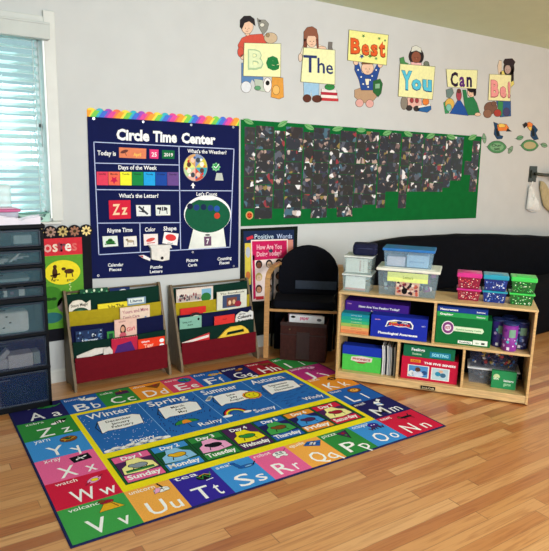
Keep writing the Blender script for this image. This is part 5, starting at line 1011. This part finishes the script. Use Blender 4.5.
def binbook(x0, x1, y, zt, c, lab, dr=None):
    mb = MB(); mb.box(x0, x1, y, y+.014, .013, zt, ink('#e8e4dc')); mb.box(x0-.002, x1+.002, y-.0015, y-.0001, .013, zt+.002, ink(c)); mb.box(x0-.002, x1+.002, y+.0141, y+.0155, .013, zt+.002, ink(c))
    if dr: dr(D(mb, (x0, y-.0015, 0), (1, 0, 0), (0, 0, 1)))
    mb.v = [bmx @ v for v in mb.v]; tag(build(mb, 'magazine'), lab, 'magazine', 'magazines in the brown bin')
binbook(-.125, .165, .05, .385, '#e4e4e8', 'white magazine with pink lettering sticking up from the brown bin', lambda d: (d.ell(.03, .37, .02, .010, BLACK, 1), d.text('paper', .09, .352, .165, .352, .02, ink('#d03c74'), 2, .03), d.ell(.25, .355, .02, .012, ink('#606068'), 1)))
binbook(-.14, .15, .09, .378, '#d8a8b8', 'pink-backed magazine behind the white one in the brown bin')
binbook(-.13, .14, .13, .37, '#c8ccd4', 'grey magazine at the back of the brown bin')

# ================================================================== BOOKSHELF
S0 = hit(335, 379.3, Vector((0, 0, .0)), Vector((0, 0, 1))); S1 = hit(527.3, 406, Vector((0, 0, .0)), Vector((0, 0, 1)))
SRZ = math.atan2(S1.y-S0.y, S1.x-S0.x); SL = (S1-S0).length; SD = .36; SZ = RT+.0018; SH_ = .695
SMX = Matrix.Translation((S0.x, S0.y, SZ)) @ Matrix.Rotation(SRZ, 4, 'Z'); SINV = SMX.inverted()
SNRM = (SMX.to_3x3() @ Vector((0, 1, 0)))
def SP(x, y, dep=0.):
    p = SINV @ hit(x, y, SMX @ Vector((0, dep, 0)), SNRM); return p.x, p.z
sh = thing('bookshelf', 'low two-tier pale wooden shelf unit with five compartments standing aslant on the floor', 'shelf unit', (S0.x, S0.y, SZ), SRZ)
BIR = wood('#d2ac74', .4, (3, 3, 30)); BIR2 = wood('#d8b680', .4, (3, 30, 30)); t_ = .018
for x in (0, SL-t_):
    mb = MB(); mb.box(x, x+t_, 0, SD, .0, SH_-t_-.0003, BIR, .003); build(mb, 'side_panel', sh)
mb = MB(); mb.box(-.004, SL+.004, -.004, SD, SH_-t_, SH_, BIR2, .005); build(mb, 'top_panel', sh)
MZ = .370; BZ = .062
for z in (MZ, BZ):
    mb = MB(); mb.box(t_, SL-t_, .002, SD-.008, z-t_, z, BIR2, .003); build(mb, 'shelf', sh)
mb = MB(); mb.box(t_, SL-t_, .004, .018, .004, BZ-t_, BIR2, .002); build(mb, 'base_board', sh)
xd = SP(434, 325)[0]; xa = SP(397, 368)[0]; xb = SP(462.5, 372)[0]
for x, z0, z1 in ((xd, MZ, SH_-t_), (xa, BZ, MZ-t_), (xb, BZ, MZ-t_)):
    mb = MB(); mb.box(x-t_/2, x+t_/2, .003, SD-.008, z0, z1, BIR, .002); build(mb, 'divider', sh)
mb = MB(); mb.box(t_, SL-t_, SD-.008, SD, .03, SH_-t_, M('#181820', .9, .05, 20)); build(mb, 'back_panel', sh, label='dark back panel')
a, z = SP(420.5, 389); b_, _ = SP(435, 391)
mb = MB(); mb.box(a, b_, -.002, .0038, .012, .038, ink('#241c14')); d = D(mb, (0, -.002, 0), (1, 0, 0), (0, 0, 1)); d.text('Jonti-Craft', a+.008, .018, b_-.008, .018, .014, ink('#d8c8a0'), 2, .02); build(mb, 'name_plate', sh)

def sbox(name, label, cat, x0, x1, y0, y1, z0, z1, c, draw=None, group=None, lid=None, bev=.002):
    """carton standing in or on the shelf, in the shelf's own axes"""
    t = thing(name, label, cat, SMX @ Vector(((x0+x1)/2, (y0+y1)/2, z0)), SRZ, group)
    L = lambda q: (q-(x0+x1)/2)
    mb = MB(); mb.box(L(x0), L(x1), y0-(y0+y1)/2, y1-(y0+y1)/2, 0, z1-z0-(lid[1] if lid else 0), ink(c), bev)
    w, h = x1-x0, z1-z0
    if draw: draw(D(mb, (L(x0), y0-(y0+y1)/2, 0), (1, 0, 0), (0, 0, 1), lambda u, v: (u*w, v*h)))
    build(mb, 'carton', t)
    if lid:
        mb = MB(); mb.box(L(x0)-.002, L(x1)+.002, y0-(y0+y1)/2-.002, y1-(y0+y1)/2+.002, h-lid[1]+.0002, h, ink(lid[0]), bev)
        if len(lid) > 2: lid[2](D(mb, (L(x0), y0-(y0+y1)/2-.002, 0), (1, 0, 0), (0, 0, 1), lambda u, v: (u*w, v*h)))
        build(mb, 'lid', t)
    return t
e = .0004
# ---- upper left compartment
x0, z = SP(345.5, 301, .14); x1, _ = SP(409, 305, .14); _, z1 = SP(378, 303.2, .14)
sbox('carton', 'long purple carton with a white question title behind the royal blue carton', 'carton', max(x0, t_+.002), x1, .14, .30, MZ+e, min(z1, SH_-t_-.004), '#45208c',
     lambda d: (d.text('How Are You Feeling Today?', .22, .80, .86, .80, .075, WHITE, 2, .04), d.text('Ready Books', .42, .68, .60, .68, .05, WHITE, 2, .02), d.text('Hot', .04, .88, .10, .88, .045, ink('#e8b0d8'), 2, .02)))
x0, z1 = SP(341.5, 312.5, .03); x1, _ = SP(369.5, 314, .03)
sc_ = ['#e08858', '#e8a868', '#9cc060', '#34b07c', '#1ea090', '#188ca0']; hgt = (z1-MZ)/6
for k in range(6):
    sbox('activity_book', '%s activity book, %s in the stack of six' % (['orange', 'pale orange', 'lime', 'green', 'sea green', 'teal'][k], ['lowest', 'second from the bottom', 'third from the bottom', 'fourth from the bottom', 'fifth from the bottom', 'topmost'][k]), 'book', x0+.001*(k % 2), x1-.001*((k+1) % 2), .03, .13, MZ+e+k*hgt, MZ+(k+1)*hgt-e, sc_[k],
         lambda d, k=k: d.text('activity book' if k % 2 else 'words', .35 if k else .55, .35, .75 if k else .9, .35, .35, ink(['#b04c28', '#c86c38', '#5c8838', '#d8ecb0', '#b8e8d0', '#b8e0e8'][k]), 2, .01), 'activity books in the upper left stack', bev=.001)
x0, _ = SP(371, 320, .02); x1, _ = SP(428, 320, .02); _, z1 = SP(398, 317, .02)
def hotd(d):
    d.slab([(.26, .50), (.30, .78), (.42, .86), (.56, .84), (.70, .86), (.76, .68), (.75, .50), (.63, .58), (.50, .54), (.38, .60)], ink('#f4f4f0'), .001, 1)
    d.poly([(.28, .53), (.32, .74), (.5, .82), (.7, .78), (.735, .66), (.73, .54), (.62, .61), (.50, .58), (.38, .63)], ink('#1c2c6c'), 6)
    d.text('Super', .36, .70, .48, .73, .07, ink('#f0c040'), 8, .04); d.text('MINDS', .33, .60, .70, .60, .11, ink('#d83c30'), 8, .05); d.text('Fun', .55, .73, .65, .71, .06, WHITE, 8, .03)
    d.text('Phonological Awareness', .14, .17, .84, .17, .11, WHITE, 3, .045); d.text('skills', .07, .78, .17, .78, .05, ink('#e8a0b0'), 3, .02); d.text('Gr1', .90, .66, .96, .66, .05, WHITE, 3, .02)
sbox('carton', 'royal blue carton reading Phonological Awareness with white banner logo', 'carton', x0, min(x1, xd-t_/2-.003), .02, .135, MZ+e, z1, '#1c2ea8', hotd)
# ---- upper right compartment
x0, _ = SP(435.5, 320, .05); x1, _ = SP(495, 330, .05); x1 = min(x1, SL-.284); _, z1 = SP(465, 318.5, .05)
x0 = max(x0, xd+t_/2+.004)
def lake(d):
    d.ell(.22, .60, .115, .25, ink('#e8e4e8'), 1, 26); d.ell(.22, .60, .10, .215, ink('#7c3c7c'), 2, 26); d.ell(.22, .60, .06, .12, ink('#e8dce8'), 3, 20); d.text('KIT', .175, .55, .265, .55, .10, ink('#a02c4c'), 4, .04)
    d.slab([(.33, .50), (.84, .49), (.87, .58), (.84, .68), (.33, .68)], ink('#d8ecc8'), .0006, 1); d.text('Alphabet Learning Centre', .36, .55, .82, .55, .06, ink('#6c9c6c'), 6, .02)
    d.rect(.42, .06, .68, .17, ink('#f0f4ec'), 2); d.text('Vocabulary', .44, .085, .66, .085, .06, ink('#2c4c34'), 3, .03); d.rect(.69, .05, .95, .24, ink('#e8f0e4'), 2); d.text('abc', .74, .10, .80, .10, .06, ink('#38784c'), 3, .02); d.rect(.84, .09, .90, .16, ink('#202820'), 3)
sbox('carton', 'large green carton with a round purple emblem under two thin boxes', 'carton', x0, x1, .05, .22, MZ+e, z1, '#0c6c34', lake)
zl = z1
_, z2 = SP(465, 313.6, .05); _, z3 = SP(465, 308.3, .05); xg0, _ = SP(437, 310, .05); xg1, _ = SP(488.5, 314, .05); xg0 = max(xg0, xd+t_/2+.004)
z2 = max(z2, zl+.03); z3 = min(max(z3, z2+.026), SH_-t_-.01)
sbox('game_box', 'flat bright green box reading Graphing on the large green carton', 'game box', xg0, xg1, .05, .20, zl+e, z2, '#2a9c50', lambda d: (d.text('Graphing', .06, .35, .32, .35, .4, WHITE, 2, .04), d.text('Stations', .78, .35, .95, .35, .3, WHITE, 2, .02)), 'flat game boxes')
sbox('game_box', 'flat blue box reading Measurement on the Graphing box', 'game box', xg0, xg1-.003, .052, .20, z2+e, z3, '#1c3c90', lambda d: (d.text('Measurement', .06, .3, .42, .3, .4, WHITE, 2, .04), d.text('Stations', .78, .3, .95, .3, .3, WHITE, 2, .02)), 'flat game boxes')
def canister(x, y, lab, c1, c2, z1, r=.052):
    t = thing('canister', lab, 'canister', SMX @ Vector((x, y, MZ+e)), SRZ+.4, 'canisters on the upper shelf'); h = z1-MZ
    mb = MB(); mb.lathe([(r-.002, 0), (r, .002), (r, h-.012)], (0, 0, 0), M(c1, .4, .05, 12), 28)
    rn = random.Random(int(x*999))
    for k in range(46):
        an = rn.uniform(0, 6.28); zz = rn.uniform(.02, h-.04); rr_ = rn.uniform(.004, .013)
        cs = []
        for q in range(9):
            aa = an+rr_/r*math.cos(q*.698); cs.append(((r+.0006+k*.00003)*math.cos(aa), (r+.0006+k*.00003)*math.sin(aa), zz+rr_*math.sin(q*.698)))
        mb.add(cs, [list(range(9))], ink(rn.choice(c2)))
    for q in range(7):   # label panel facing the room
        a0 = -2.15+q*.12; a1 = a0+.12; R_ = r+.0024
        mb.add([(R_*math.cos(a0), R_*math.sin(a0), h*.52), (R_*math.cos(a1), R_*math.sin(a1), h*.52), (R_*math.cos(a1), R_*math.sin(a1), h*.80), (R_*math.cos(a0), R_*math.sin(a0), h*.80)], [[0, 1, 2, 3]], ink('#78a088'))
        if q in (1, 2, 3): mb.add([(R_*math.cos(a0-.3), R_*math.sin(a0-.3), h*.05), (R_*math.cos(a1-.3), R_*math.sin(a1-.3), h*.05), (R_*math.cos(a1-.3), R_*math.sin(a1-.3), h*.16), (R_*math.cos(a0-.3), R_*math.sin(a0-.3), h*.16)], [[0, 1, 2, 3]], ink('#e8e4f0'))
    build(mb, 'tin_body', t)
    mb = MB(); mb.lathe([(r+.002, h-.0118), (r+.003, h-.004), (r+.001, h), (r-.006, h+.001), (r-.008, h-.002)], (0, 0, 0), M('#23346c', .35, .05, 20), 28); build(mb, 'lid', t)
    mb = MB(); n = 28; mb.add([((r-.0085)*math.cos(2*math.pi*k/n), (r-.0085)*math.sin(2*math.pi*k/n), h+.0005) for k in range(n)], [list(range(n))], ink('#2c3c78')); build(mb, 'lid_disc', t)
pc = ['#c8b0e8', '#58c0c8', '#8c4cc0', '#e0e8f4', '#3c2878']
zc = SP(513, 324, .05)[1]
canister(SL-.158, .07, 'magenta-purple canister standing in front of the group at the right of the upper shelf', '#8a2c98', ['#d8a8e8', '#58c0c8', '#6c2c90', '#f0e0f4', '#4858b8'], MZ+.20)
canister(SL-.228, .157, 'dark purple canister at the left of the canister group', '#3c2c88', pc, MZ+.20)
canister(SL-.078, .157, 'blue-purple canister at the right of the canister group against the side panel', '#28306c', ['#506ca8', '#7888c8', '#384078', '#a0b0d8'], MZ+.20)
canister(SL-.153, .25, 'dark canister at the back of the canister group', '#202858', ['#506ca8', '#38407c'], MZ+.20)
# ---- lower left
x0, _ = SP(342, 365, .06); x1, _ = SP(380.5, 370, .06); _, z1 = SP(361, 346.6, .06)
zb = z1-BZ
def gkit(d): d.slab([(.22, .42), (.24, .56), (.5, .62), (.78, .58), (.76, .42), (.62, .40), (.36, .38)], ink('#ecdcd4'), .0006, 1); d.text('PHONICS', .27, .45, .73, .45, .085, ink('#c05858'), 6, .05); d.poly([(.34, .38), (.66, .40), (.55, .32), (.42, .32)], ink('#a83c40'), 3)
sbox('carton', 'lime green carton with a royal blue upper half in the lower left compartment', 'carton', max(x0, t_+.008), x1, .06, .15, BZ+e, z1, '#52c850', gkit, lid=('#1a38b0', .36*zb))
xx = x1+.010
for k in range(8):
    w = .009; c = ['#e4e4e0', '#c8c8c8', '#2c3440', '#d8d8d4', '#b8bcc0', '#e8e4dc', '#303030', '#d0ccc4'][k]
    if xx+w > xa-t_/2-.004: break
    mb = MB(); hgt = .235-.006*(k % 3); lean = .022 if k < 4 else .012
    mb.prism([(0, 0), (w, 0), (w-lean*.0, hgt*.55), (w-lean*.35, hgt), (-lean*.35, hgt), (0, hgt*.55)], (xx, .05+.006*(k % 3), BZ+e), (1, 0, 0), (0, 0, 1), (0, .20, 0), ink(c), .001)
    mb.v = [SMX @ v for v in mb.v]; tag(build(mb, 'magazine'), ['leftmost', 'second', 'third', 'fourth', 'fifth', 'sixth', 'seventh', 'eighth'][k]+(' of' if k == 0 else ' from the left of')+' the upright magazines in the lower left compartment', 'magazine', 'upright magazines on the lower shelf'); xx += w+.0035
# ---- lower middle
x0, _ = SP(401, 370, .04); x1, _ = SP(457, 380, .04); _, z1 = SP(430, 359, .04); x0 = max(x0, xa+t_/2+.004); x1 = min(x1, xb-t_/2-.004)
def redk(d):
    d.rect(.12, .12, .50, .66, ink('#e8e8e4'), 2); d.rect(.14, .15, .48, .63, ink('#4c8cc8'), 3); d.ell(.30, .46, .05, .11, ink('#5c3c30'), 4); d.ell(.30, .27, .11, .13, ink('#d0dcf0'), 4); d.ell(.42, .35, .05, .09, ink('#285088'), 4); d.ell(.19, .28, .05, .12, ink('#e8ecec'), 4)
    d.rect(.54, .10, .86, .64, ink('#e8ecec'), 2); d.rect(.56, .13, .84, .61, ink('#b8d4dc'), 3); d.ell(.66, .38, .05, .10, ink('#2c8cb0'), 4); d.ell(.75, .34, .05, .10, ink('#3c6c8c'), 4); d.ell(.71, .5, .04, .06, ink('#e0b090'), 5)
    d.rect(.16, .78, .34, .90, ink('#f0a030'), 2); d.text('SCIENCE', .18, .80, .32, .80, .08, ink('#a01c1c'), 3, .03); d.text('THE FIVE SENSES', .40, .76, .96, .74, .09, WHITE, 3, .045)
sbox('carton', 'red carton with two photographs on its front in the lower middle compartment', 'carton', x0, x1, .04, .24, BZ+e, z1, '#c4183c', redk)
zl = z1; _, z2 = SP(430, 347.5, .04)
z2 = min(max(z2, zl+.03), MZ-t_-.008); xl, _ = SP(403.5, 350, .04); xr, _ = SP(455.5, 350, .04)
sbox('carton', 'dark green carton with white and blue title on the red carton', 'carton', max(xl, xa+.014), min(xr, xb-.014), .045, .23, zl+e, z2, '#146c48', lambda d: (d.text('Feelings', .16, .55, .42, .55, .25, WHITE, 2, .03), d.text('Emotions', .18, .2, .36, .2, .2, ink('#b8dcb8'), 2, .02), d.rect(.52, .12, .92, .62, ink('#1c7c9c'), 1), d.text('SORTING', .56, .24, .88, .24, .26, ink('#90e0f0'), 2, .04)))
# ---- clear boxes
def clearbox(name, label, x0, x1, y0, y1, z0, z1, body, lidc, lidh=.014, alpha=.4, over=.008, taper=.93, group=None, lid_alpha=1., extra=None, panel=True, cat='storage box'):
    t = thing(name, label, cat, SMX @ Vector(((x0+x1)/2, (y0+y1)/2, z0)), SRZ, group); w, dp, h = (x1-x0)/2, (y1-y0)/2, z1-z0
    mb = MB(); m = M(body, .15, .04, 12, alpha=alpha, coat=.3); th = .003
    def qd(sx, sy, z): k = taper+(1-taper)*z/(h-lidh); return (sx*w*k, sy*dp*k, z)
    vs = []; fs = []
    zt = h-lidh
    for z in (0, zt): vs += [qd(-1, -1, z), qd(1, -1, z), qd(1, 1, z), qd(-1, 1, z)]
    fs += [[0, 1, 5, 4], [1, 2, 6, 5], [2, 3, 7, 6], [3, 0, 4, 7], [3, 2, 1, 0]]
    iv = [Vector(v) for v in vs]
    for i, v in enumerate(iv): iv[i] = Vector((v.x-math.copysign(th, v.x), v.y-math.copysign(th, v.y), v.z+(th if v.z == 0 else 0)))
    b0 = 8; vs += iv; fs += [[b0+q for q in f[::-1]] for f in fs[:5]]; fs += [[4, 5, b0+5, b0+4], [5, 6, b0+6, b0+5], [6, 7, b0+7, b0+6], [7, 4, b0+4, b0+7]]
    mb.add(vs, fs, m); build(mb, 'tub', t)
    mb = MB(); lm = M(lidc, .3, .04, 18, alpha=lid_alpha, coat=.2)
    mb.box(-w-over, w+over, -dp-over, dp+over, h-lidh+.0002, h, lm, min(.006, lidh*.35)); 
    build(mb, 'lid', t)
    if panel: mb = MB(); mb.box(-w+.03, w-.03, -dp+.03, dp-.03, h+.0001, h+.003, lm, .001); build(mb, 'lid_panel', t)
    if extra: extra(t, w, dp, h)
    return t
def fill(t, w, dp, h, cs, n, seed, s=.02, zmax=.6):
    rn = random.Random(seed); mb = MB()
    for k in range(n):
        x, y, z = rn.uniform(-w*.82, w*.82), rn.uniform(-dp*.82, dp*.8), rn.uniform(max(.012, s*1.25), h*zmax); q = s*rn.uniform(.6, 1.2)
        mb.box(-q, q, -q*.5, q*.5, -q*.7, q*.7, ink(rn.choice(cs)), q*.2, Matrix.Translation((x, y, z)) @ Matrix.Rotation(rn.uniform(0, 3), 4, 'Z') @ Matrix.Rotation(rn.uniform(-.7, .7), 4, 'X'))
    o = build(mb, 'contents', t); o['kind'] = 'stuff'; return o
# lower right compartment: lidded clear box under another, green card in front
x0 = SP(467.5, 375, .14)[0]; x1 = SP(518.5, 382, .14)[0]; zl = SP(493, 369.5, .14)[1]
clearbox('storage_box', 'clear box with a white lid in the lower right compartment', max(x0, xb+.02), min(x1, SL-.03), .14, .33, BZ+e, zl, '#8c98a8', '#dce4ec', .012, .18, .006, extra=lambda t, w, dp, h: fill(t, w, dp, h, ['#6c7c8c', '#a8b4c0', '#384454', '#8c5c50'], 30, 4), panel=False)
zt2 = min(SP(493, 355.0, .08)[1]+.02, MZ-t_-.006)
clearbox('storage_box', 'dark clear box of bright puzzle pieces on the white-lidded clear box', max(x0, xb+.024), min(x1, SL-.03)-.012, .15, .32, zl+e, zt2, '#38405c', '#303c58', .008, .15, .003, lid_alpha=.5, extra=lambda t, w, dp, h: fill(t, w, dp, h, ['#e8c040', '#3c7cc8', '#d04838', '#f0ece0', '#1c2c5c', '#28346c', '#202848', '#1c2444'], 70, 9, .012, .85), panel=False)
xg0 = SP(491, 383, .09)[0]; xg1 = min(SP(516, 383, .09)[0], SL-.03); zg = SP(503, 371.5, .09)[1]
sbox('carton', 'small green carton leaning before the white-lidded clear box', 'carton', xg0, xg1, .09, .122, BZ+e, zg, '#2c8c54', lambda d: (d.ell(.2, .62, .14, .2, ink('#c8d8a0'), 1, 16, 0, 0, 180), d.text('abc', .08, .5, .3, .5, .16, ink('#e0f0d0'), 2, .03), d.text('letters', .5, .42, .9, .42, .13, WHITE, 2, .02), d.text('game', .5, .2, .8, .2, .12, ink('#a8d8b0'), 2, .02)))

# ================================================================== ON TOP OF THE SHELF
TP = SH_+.0004
x0 = SP(342, 290, .05)[0]; x1 = SP(370, 293, .05)[0]; dz = SP(357, 274.5, .05)[1]
def sheetin(c, marks=None, fr=.8):
    def f(t, w, dp, h):
        mb = MB(); mb.box(-w*fr, w*fr*.78, -dp*.90, -dp*.88, .012, h*.86, ink(c)); 
        if marks: marks(D(mb, (-w*fr, -dp*.90, .012), (1, 0, 0), (0, 0, 1), lambda u, v: (u*w*fr*1.78, v*(h*.86-.012))))
        build(mb, 'paper_insert', t)
        fill(t, w, dp*.8, h, ['#e4ecec', '#d0dce0', '#f0f0ee', '#a8bcc0'], 16, 3, .018, .75)
    return f
zz1 = TP+(dz-SH_)
clearbox('storage_box', 'clear box with a white sheet, lower of the pair left on the shelf top', x0, x1, .05, .27, TP, zz1, '#c4dcdc', '#eef4f2', .012, .22, .006, lid_alpha=.8, extra=sheetin('#f0f6f6', lambda d: d.rect(0, 0, 1, .14, ink('#d08c8c'), 1)), panel=False)
zz2 = SP(357, 256.3, .05)[1]
def redrow(d):
    for q in range(6): d.rect(.62, .1+.14*q, .70, .17+.14*q, ink('#a04850'), 1); d.rect(.78, .1+.14*q, .84, .14+.14*q, ink('#787880'), 1)
clearbox('storage_box', 'clear box with red-marked cards, upper of the pair left on the shelf top', x0+.006, x1+.002, .055, .265, zz1+e, zz2, '#c8dcd8', '#eef4f0', .012, .25, .006, lid_alpha=.8, extra=sheetin('#e4ecea', redrow, .88), panel=False)
pz = zz2+e; pxa = SP(351, 250, .10)[0]; pxb = SP(377.5, 250, .10)[0]
pch = thing('zip_pouch', 'dark navy zip pouch resting on the stacked clear boxes', 'pouch', SMX @ Vector(((pxa+pxb)/2, .16, pz)), SRZ+.12)
ph = max(.05, min(.09, SP(366, 242.5, .10)[1]-pz)); w = (pxb-pxa)/2*.92
mb = MB(); mb.box(-w, w, -.07, .07, 0, ph, M('#171a36', .7, .08, 50, .1), .022); build(mb, 'pouch_body', pch)
mb = MB(); mb.tube([(-w-.001, -.066, ph*.62), (0, -.0715, ph*.62), (w+.001, -.066, ph*.62)], .0022, M('#3c4468', .4, .05, 20, metal=.4), 6); build(mb, 'zip', pch)
# big box, white lid
x0 = SP(376.8, 290, .04)[0]; x1 = SP(437, 296, .04)[0]; z1 = SP(407, 269.2, .04)[1]
def big(t, w, dp, h):
    mb = MB(); q = D(mb, (-w*.93, -dp*.955-.003, 0), (1, 0, 0), (0, 0, 1), lambda u, v: (u*w*1.86, v*h)); q.slab([(.14, .52), (.86, .52), (.86, .86), (.14, .86)], ink('#e4f08c'), .0006); q = D(mb, (-w*.93, -dp*.955-.0040, 0), (1, 0, 0), (0, 0, 1), lambda u, v: (u*w*1.86, v*h)); q.text('Letters', .42, .64, .60, .64, .1, ink('#8c9c50'), 2, .02); build(mb, 'label', t)
    mb = MB(); q = D(mb, (-w*.93, -dp*.945-.004, 0), (1, 0, 0), (0, 0, 1), lambda u, v: (u*w*1.86, v*h)); q.slab([(.30, .03), (.72, .03), (.72, .55), (.30, .55)], ink('#c8a898'), .0006); rn = random.Random(5)
    q = D(mb, (-w*.93, -dp*.945-.0048, 0), (1, 0, 0), (0, 0, 1), lambda u, v: (u*w*1.86, v*h))
    for k in range(40): q.ell(rn.uniform(.33, .69), rn.uniform(.08, .5), .025, .05, ink(rn.choice(['#2c2028', '#c06050', '#e8d8c8', '#7c3040', '#d8a080', '#405070'])), 1+k % 4, 9)
    q.ell(.46, .2, .05, .12, BLACK, 6, 12); build(mb, 'picture_card', t)
    fill(t, w, dp*.85, h, ['#b8ccd4', '#6c8c9c', '#8c4c8c', '#3c9cb0', '#e4e8ec', '#404c5c'], 50, 12, .022, .7)
clearbox('storage_box', 'large clear box of toys with a white lid and yellow-green label on the shelf top', x0, x1, .04, .30, TP, z1, '#a4bcc8', '#ecebdc', .022, .2, .012, extra=big)
# blue lid box
x0 = SP(383.2, 262, .07)[0]; x1 = SP(433, 264, .07)[0]; zb_ = z1+.0034; z2 = SP(408, 249.2, .07)[1]
def bluex(t, w, dp, h):
    mb = MB(); mb.box(-w*.86, -w*.12, -dp*.84, dp*.4, .006, h*.55, ink('#e4dce4'), .003); mb.box(-w*.05, w*.80, -dp*.84, dp*.4, .006, h*.68, ink('#b4d4ec'), .003); q = D(mb, (-w*.05, -dp*.84, 0), (1, 0, 0), (0, 0, 1)); q.text('pieces', .02, h*.3, w*.7, h*.3, .012, ink('#6c90b0'), 2, .02); o = build(mb, 'contents', t)
clearbox('storage_box', 'clear box with a bright blue lid stacked on the white-lidded box', x0, x1, .07, .27, zb_, z2, '#9cc0d8', '#2474c0', .02, .25, .010, extra=bluex, panel=False)
# six small confetti boxes
def conf(cx_, dep, z, w, h, body, lidc, lab, cs, seed, lidh):
    def spots(t, w_, dp, hh):
        mb = MB(); rn = random.Random(seed)
        for k in range(38):
            u, v = rn.uniform(-.84, .84), rn.uniform(.10, .95); r_ = rn.uniform(.0022, .0048); kk = .90+.10*v
            q = D(mb, (0, -dp*kk-.0006-k*.00002, 0), (1, 0, 0), (0, 0, 1)); q.ell(u*w_*kk, v*(hh-lidh), r_, r_, ink(rn.choice(cs)), 0, 8)
            u = rn.uniform(-.84, .84); mb.add([(-w_*kk-.0006-k*.00002, u*dp+r_*math.cos(-a_*.785), v*(hh-lidh)+r_*math.sin(-a_*.785)) for a_ in range(8)], [list(range(8))[::-1]], ink(rn.choice(cs)))
        build(mb, 'confetti_spots', t)
    return clearbox('small_storage_box', lab, cx_-w/2, cx_+w/2, dep, dep+.13, z, z+h, body, lidc, lidh, 1., .007, .88, 'small coloured boxes on the shelf top', extra=spots, cat='storage box')
for k, (px_, body, lidc, nm, cs) in enumerate([(468.4, '#8c1c3c', '#d42c88', 'pink', ['#f4d0c0', '#f06c60', '#f8e4d8', '#e83c50']), (494.5, '#14307c', '#1c98b4', 'turquoise', ['#d0dcf4', '#6c98e0', '#3c64c0', '#f0f4fc']), (522, '#14602c', '#3cd054', 'green', ['#b8f0b0', '#58d868', '#e8fce0', '#2ca848'])]):
    cx_ = SP(px_, 296, .10)[0]; w = .158; H = .086
    conf(cx_, .10, TP, w, H, body, lidc, 'small confetti box with a %s lid, lower of its pair on the shelf top' % nm, cs, 20+k, .014)
    conf(cx_+.004*(k-1), .095, TP+H+.0036, w, H+.028, body, lidc, 'small confetti box with a %s lid, upper of its pair on the shelf top' % nm, cs, 30+k, .034)

# ================================================================== BLACK COVERED SOFA
sf = thing('sofa', 'long sofa draped in black cloth against the wall behind the bookshelf', 'sofa', (5, -.1, 0))
BK = M('#04050c', .95, .15, 14, .3)
def drape(mb, x0, x1, y0, y1, ztop, mat, seed, zb=0.):
    """rounded padded block with a rolling top"""
    rn = random.Random(seed); n = 26; sec = 14; vs = []; fs = []
    for i in range(n+1):
        x = x0+(x1-x0)*i/n; zt = ztop(x); 
        en = min(1, 8*min(i/n, 1-i/n)+.55)
        for k in range(sec):
            a = math.pi*k/(sec-1); cy = (y0+y1)/2; ry = (y1-y0)/2*(.92+.08*en); c, s_ = math.cos(a), math.sin(a)
            yy = cy-ry*math.copysign(abs(c)**.35, c); zz = zb+(zt-zb)*en*abs(s_)**.35 if 0 < k < sec-1 else zb
            vs.append((x+rn.uniform(-.01, .01), yy+rn.uniform(-.008, .008), zz+rn.uniform(-.006, .006) if 0 < k < sec-1 else zb))
    for i in range(n):
        for k in range(sec-1): fs.append([i*sec+k, (i+1)*sec+k, (i+1)*sec+k+1, i*sec+k+1])
        fs.append([i*sec, i*sec+sec-1, (i+1)*sec+sec-1, (i+1)*sec])
    fs.append(list(range(sec))); fs.append([n*sec+k for k in range(sec)][::-1]); mb.add(vs, fs, mat, True)
prof = [(3.05, .905), (3.3, .90), (3.6, .935), (4.2, .945), (4.9, .925), (5.6, .875), (6.4, .82), (7.6, .80)]
def ztop(x):
    if x <= prof[0][0]: return prof[0][1]
    for (a, za), (b, zb) in zip(prof[:-1], prof[1:]):
        if x <= b: return za+(zb-za)*(x-a)/(b-a)
    return prof[-1][1]
mb = MB(); drape(mb, 3.0, 7.6, .06, .33, ztop, BK, 1); build(mb, 'backrest', sf, True)
mb = MB(); drape(mb, 3.15, 7.5, -.66, .06, lambda x: .44, BK, 2, .0); build(mb, 'seat', sf, True)
mb = MB(); drape(mb, 2.93, 3.16, -.62, .05, lambda x: .62, BK, 3); build(mb, 'armrest', sf, True)

# ================================================================== LIGHT + WORLD + CAMERA
sl_ = bpy.data.lights.new('sun', 'SUN'); sl_.energy = SUN; sl_.angle = .02; sl_.color = (.9, 1, 1); so_ = bpy.data.objects.new('sun', sl_); COL.objects.link(so_); so_.rotation_euler = Vector((-.75, -.5, -.55)).to_track_quat('-Z', 'Y').to_euler()

w = bpy.data.worlds.new('World'); SC.world = w; w.use_nodes = True
nt = w.node_tree; bg = nt.nodes['Background']; bg.inputs['Color'].default_value = (.86, .95, 1.0, 1); bg.inputs['Strength'].default_value = WORLD
def area(name, loc, target, sx, sy, power, col):
    l = bpy.data.lights.new(name, 'AREA'); l.shape = 'RECTANGLE'; l.size = sx; l.size_y = sy; l.energy = power; l.color = col; l.spread = math.radians(100 if name == 'window_light' else 180)
    o = bpy.data.objects.new(name, l); COL.objects.link(o); o.location = loc
    o.rotation_euler = (Vector(target)-Vector(loc)).to_track_quat('-Z', 'Y').to_euler(); return o
for n_, loc, tg, sx, sy, pw_, c in LIGHTS: area(n_, loc, tg, sx, sy, pw_, c)
cam = bpy.data.cameras.new('camera'); co = bpy.data.objects.new('camera', cam); COL.objects.link(co)
cam.sensor_fit = 'HORIZONTAL'; cam.sensor_width = 36; cam.lens = FPX/549*36; cam.clip_start = .05; cam.clip_end = 100
mx = Matrix(((RGT.x, UPV.x, -FWD.x, CAM.x), (RGT.y, UPV.y, -FWD.y, CAM.y), (RGT.z, UPV.z, -FWD.z, CAM.z), (0, 0, 0, 1)))
co.matrix_world = mx; SC.camera = co
SC.view_settings.view_transform = 'Standard'; SC.view_settings.look = 'None'; SC.view_settings.gamma = 1; SC.view_settings.exposure = EXPO
SC.view_settings.use_curve_mapping = False
for o in bpy.data.objects:
    if 'mx' in o.keys(): del o['mx']
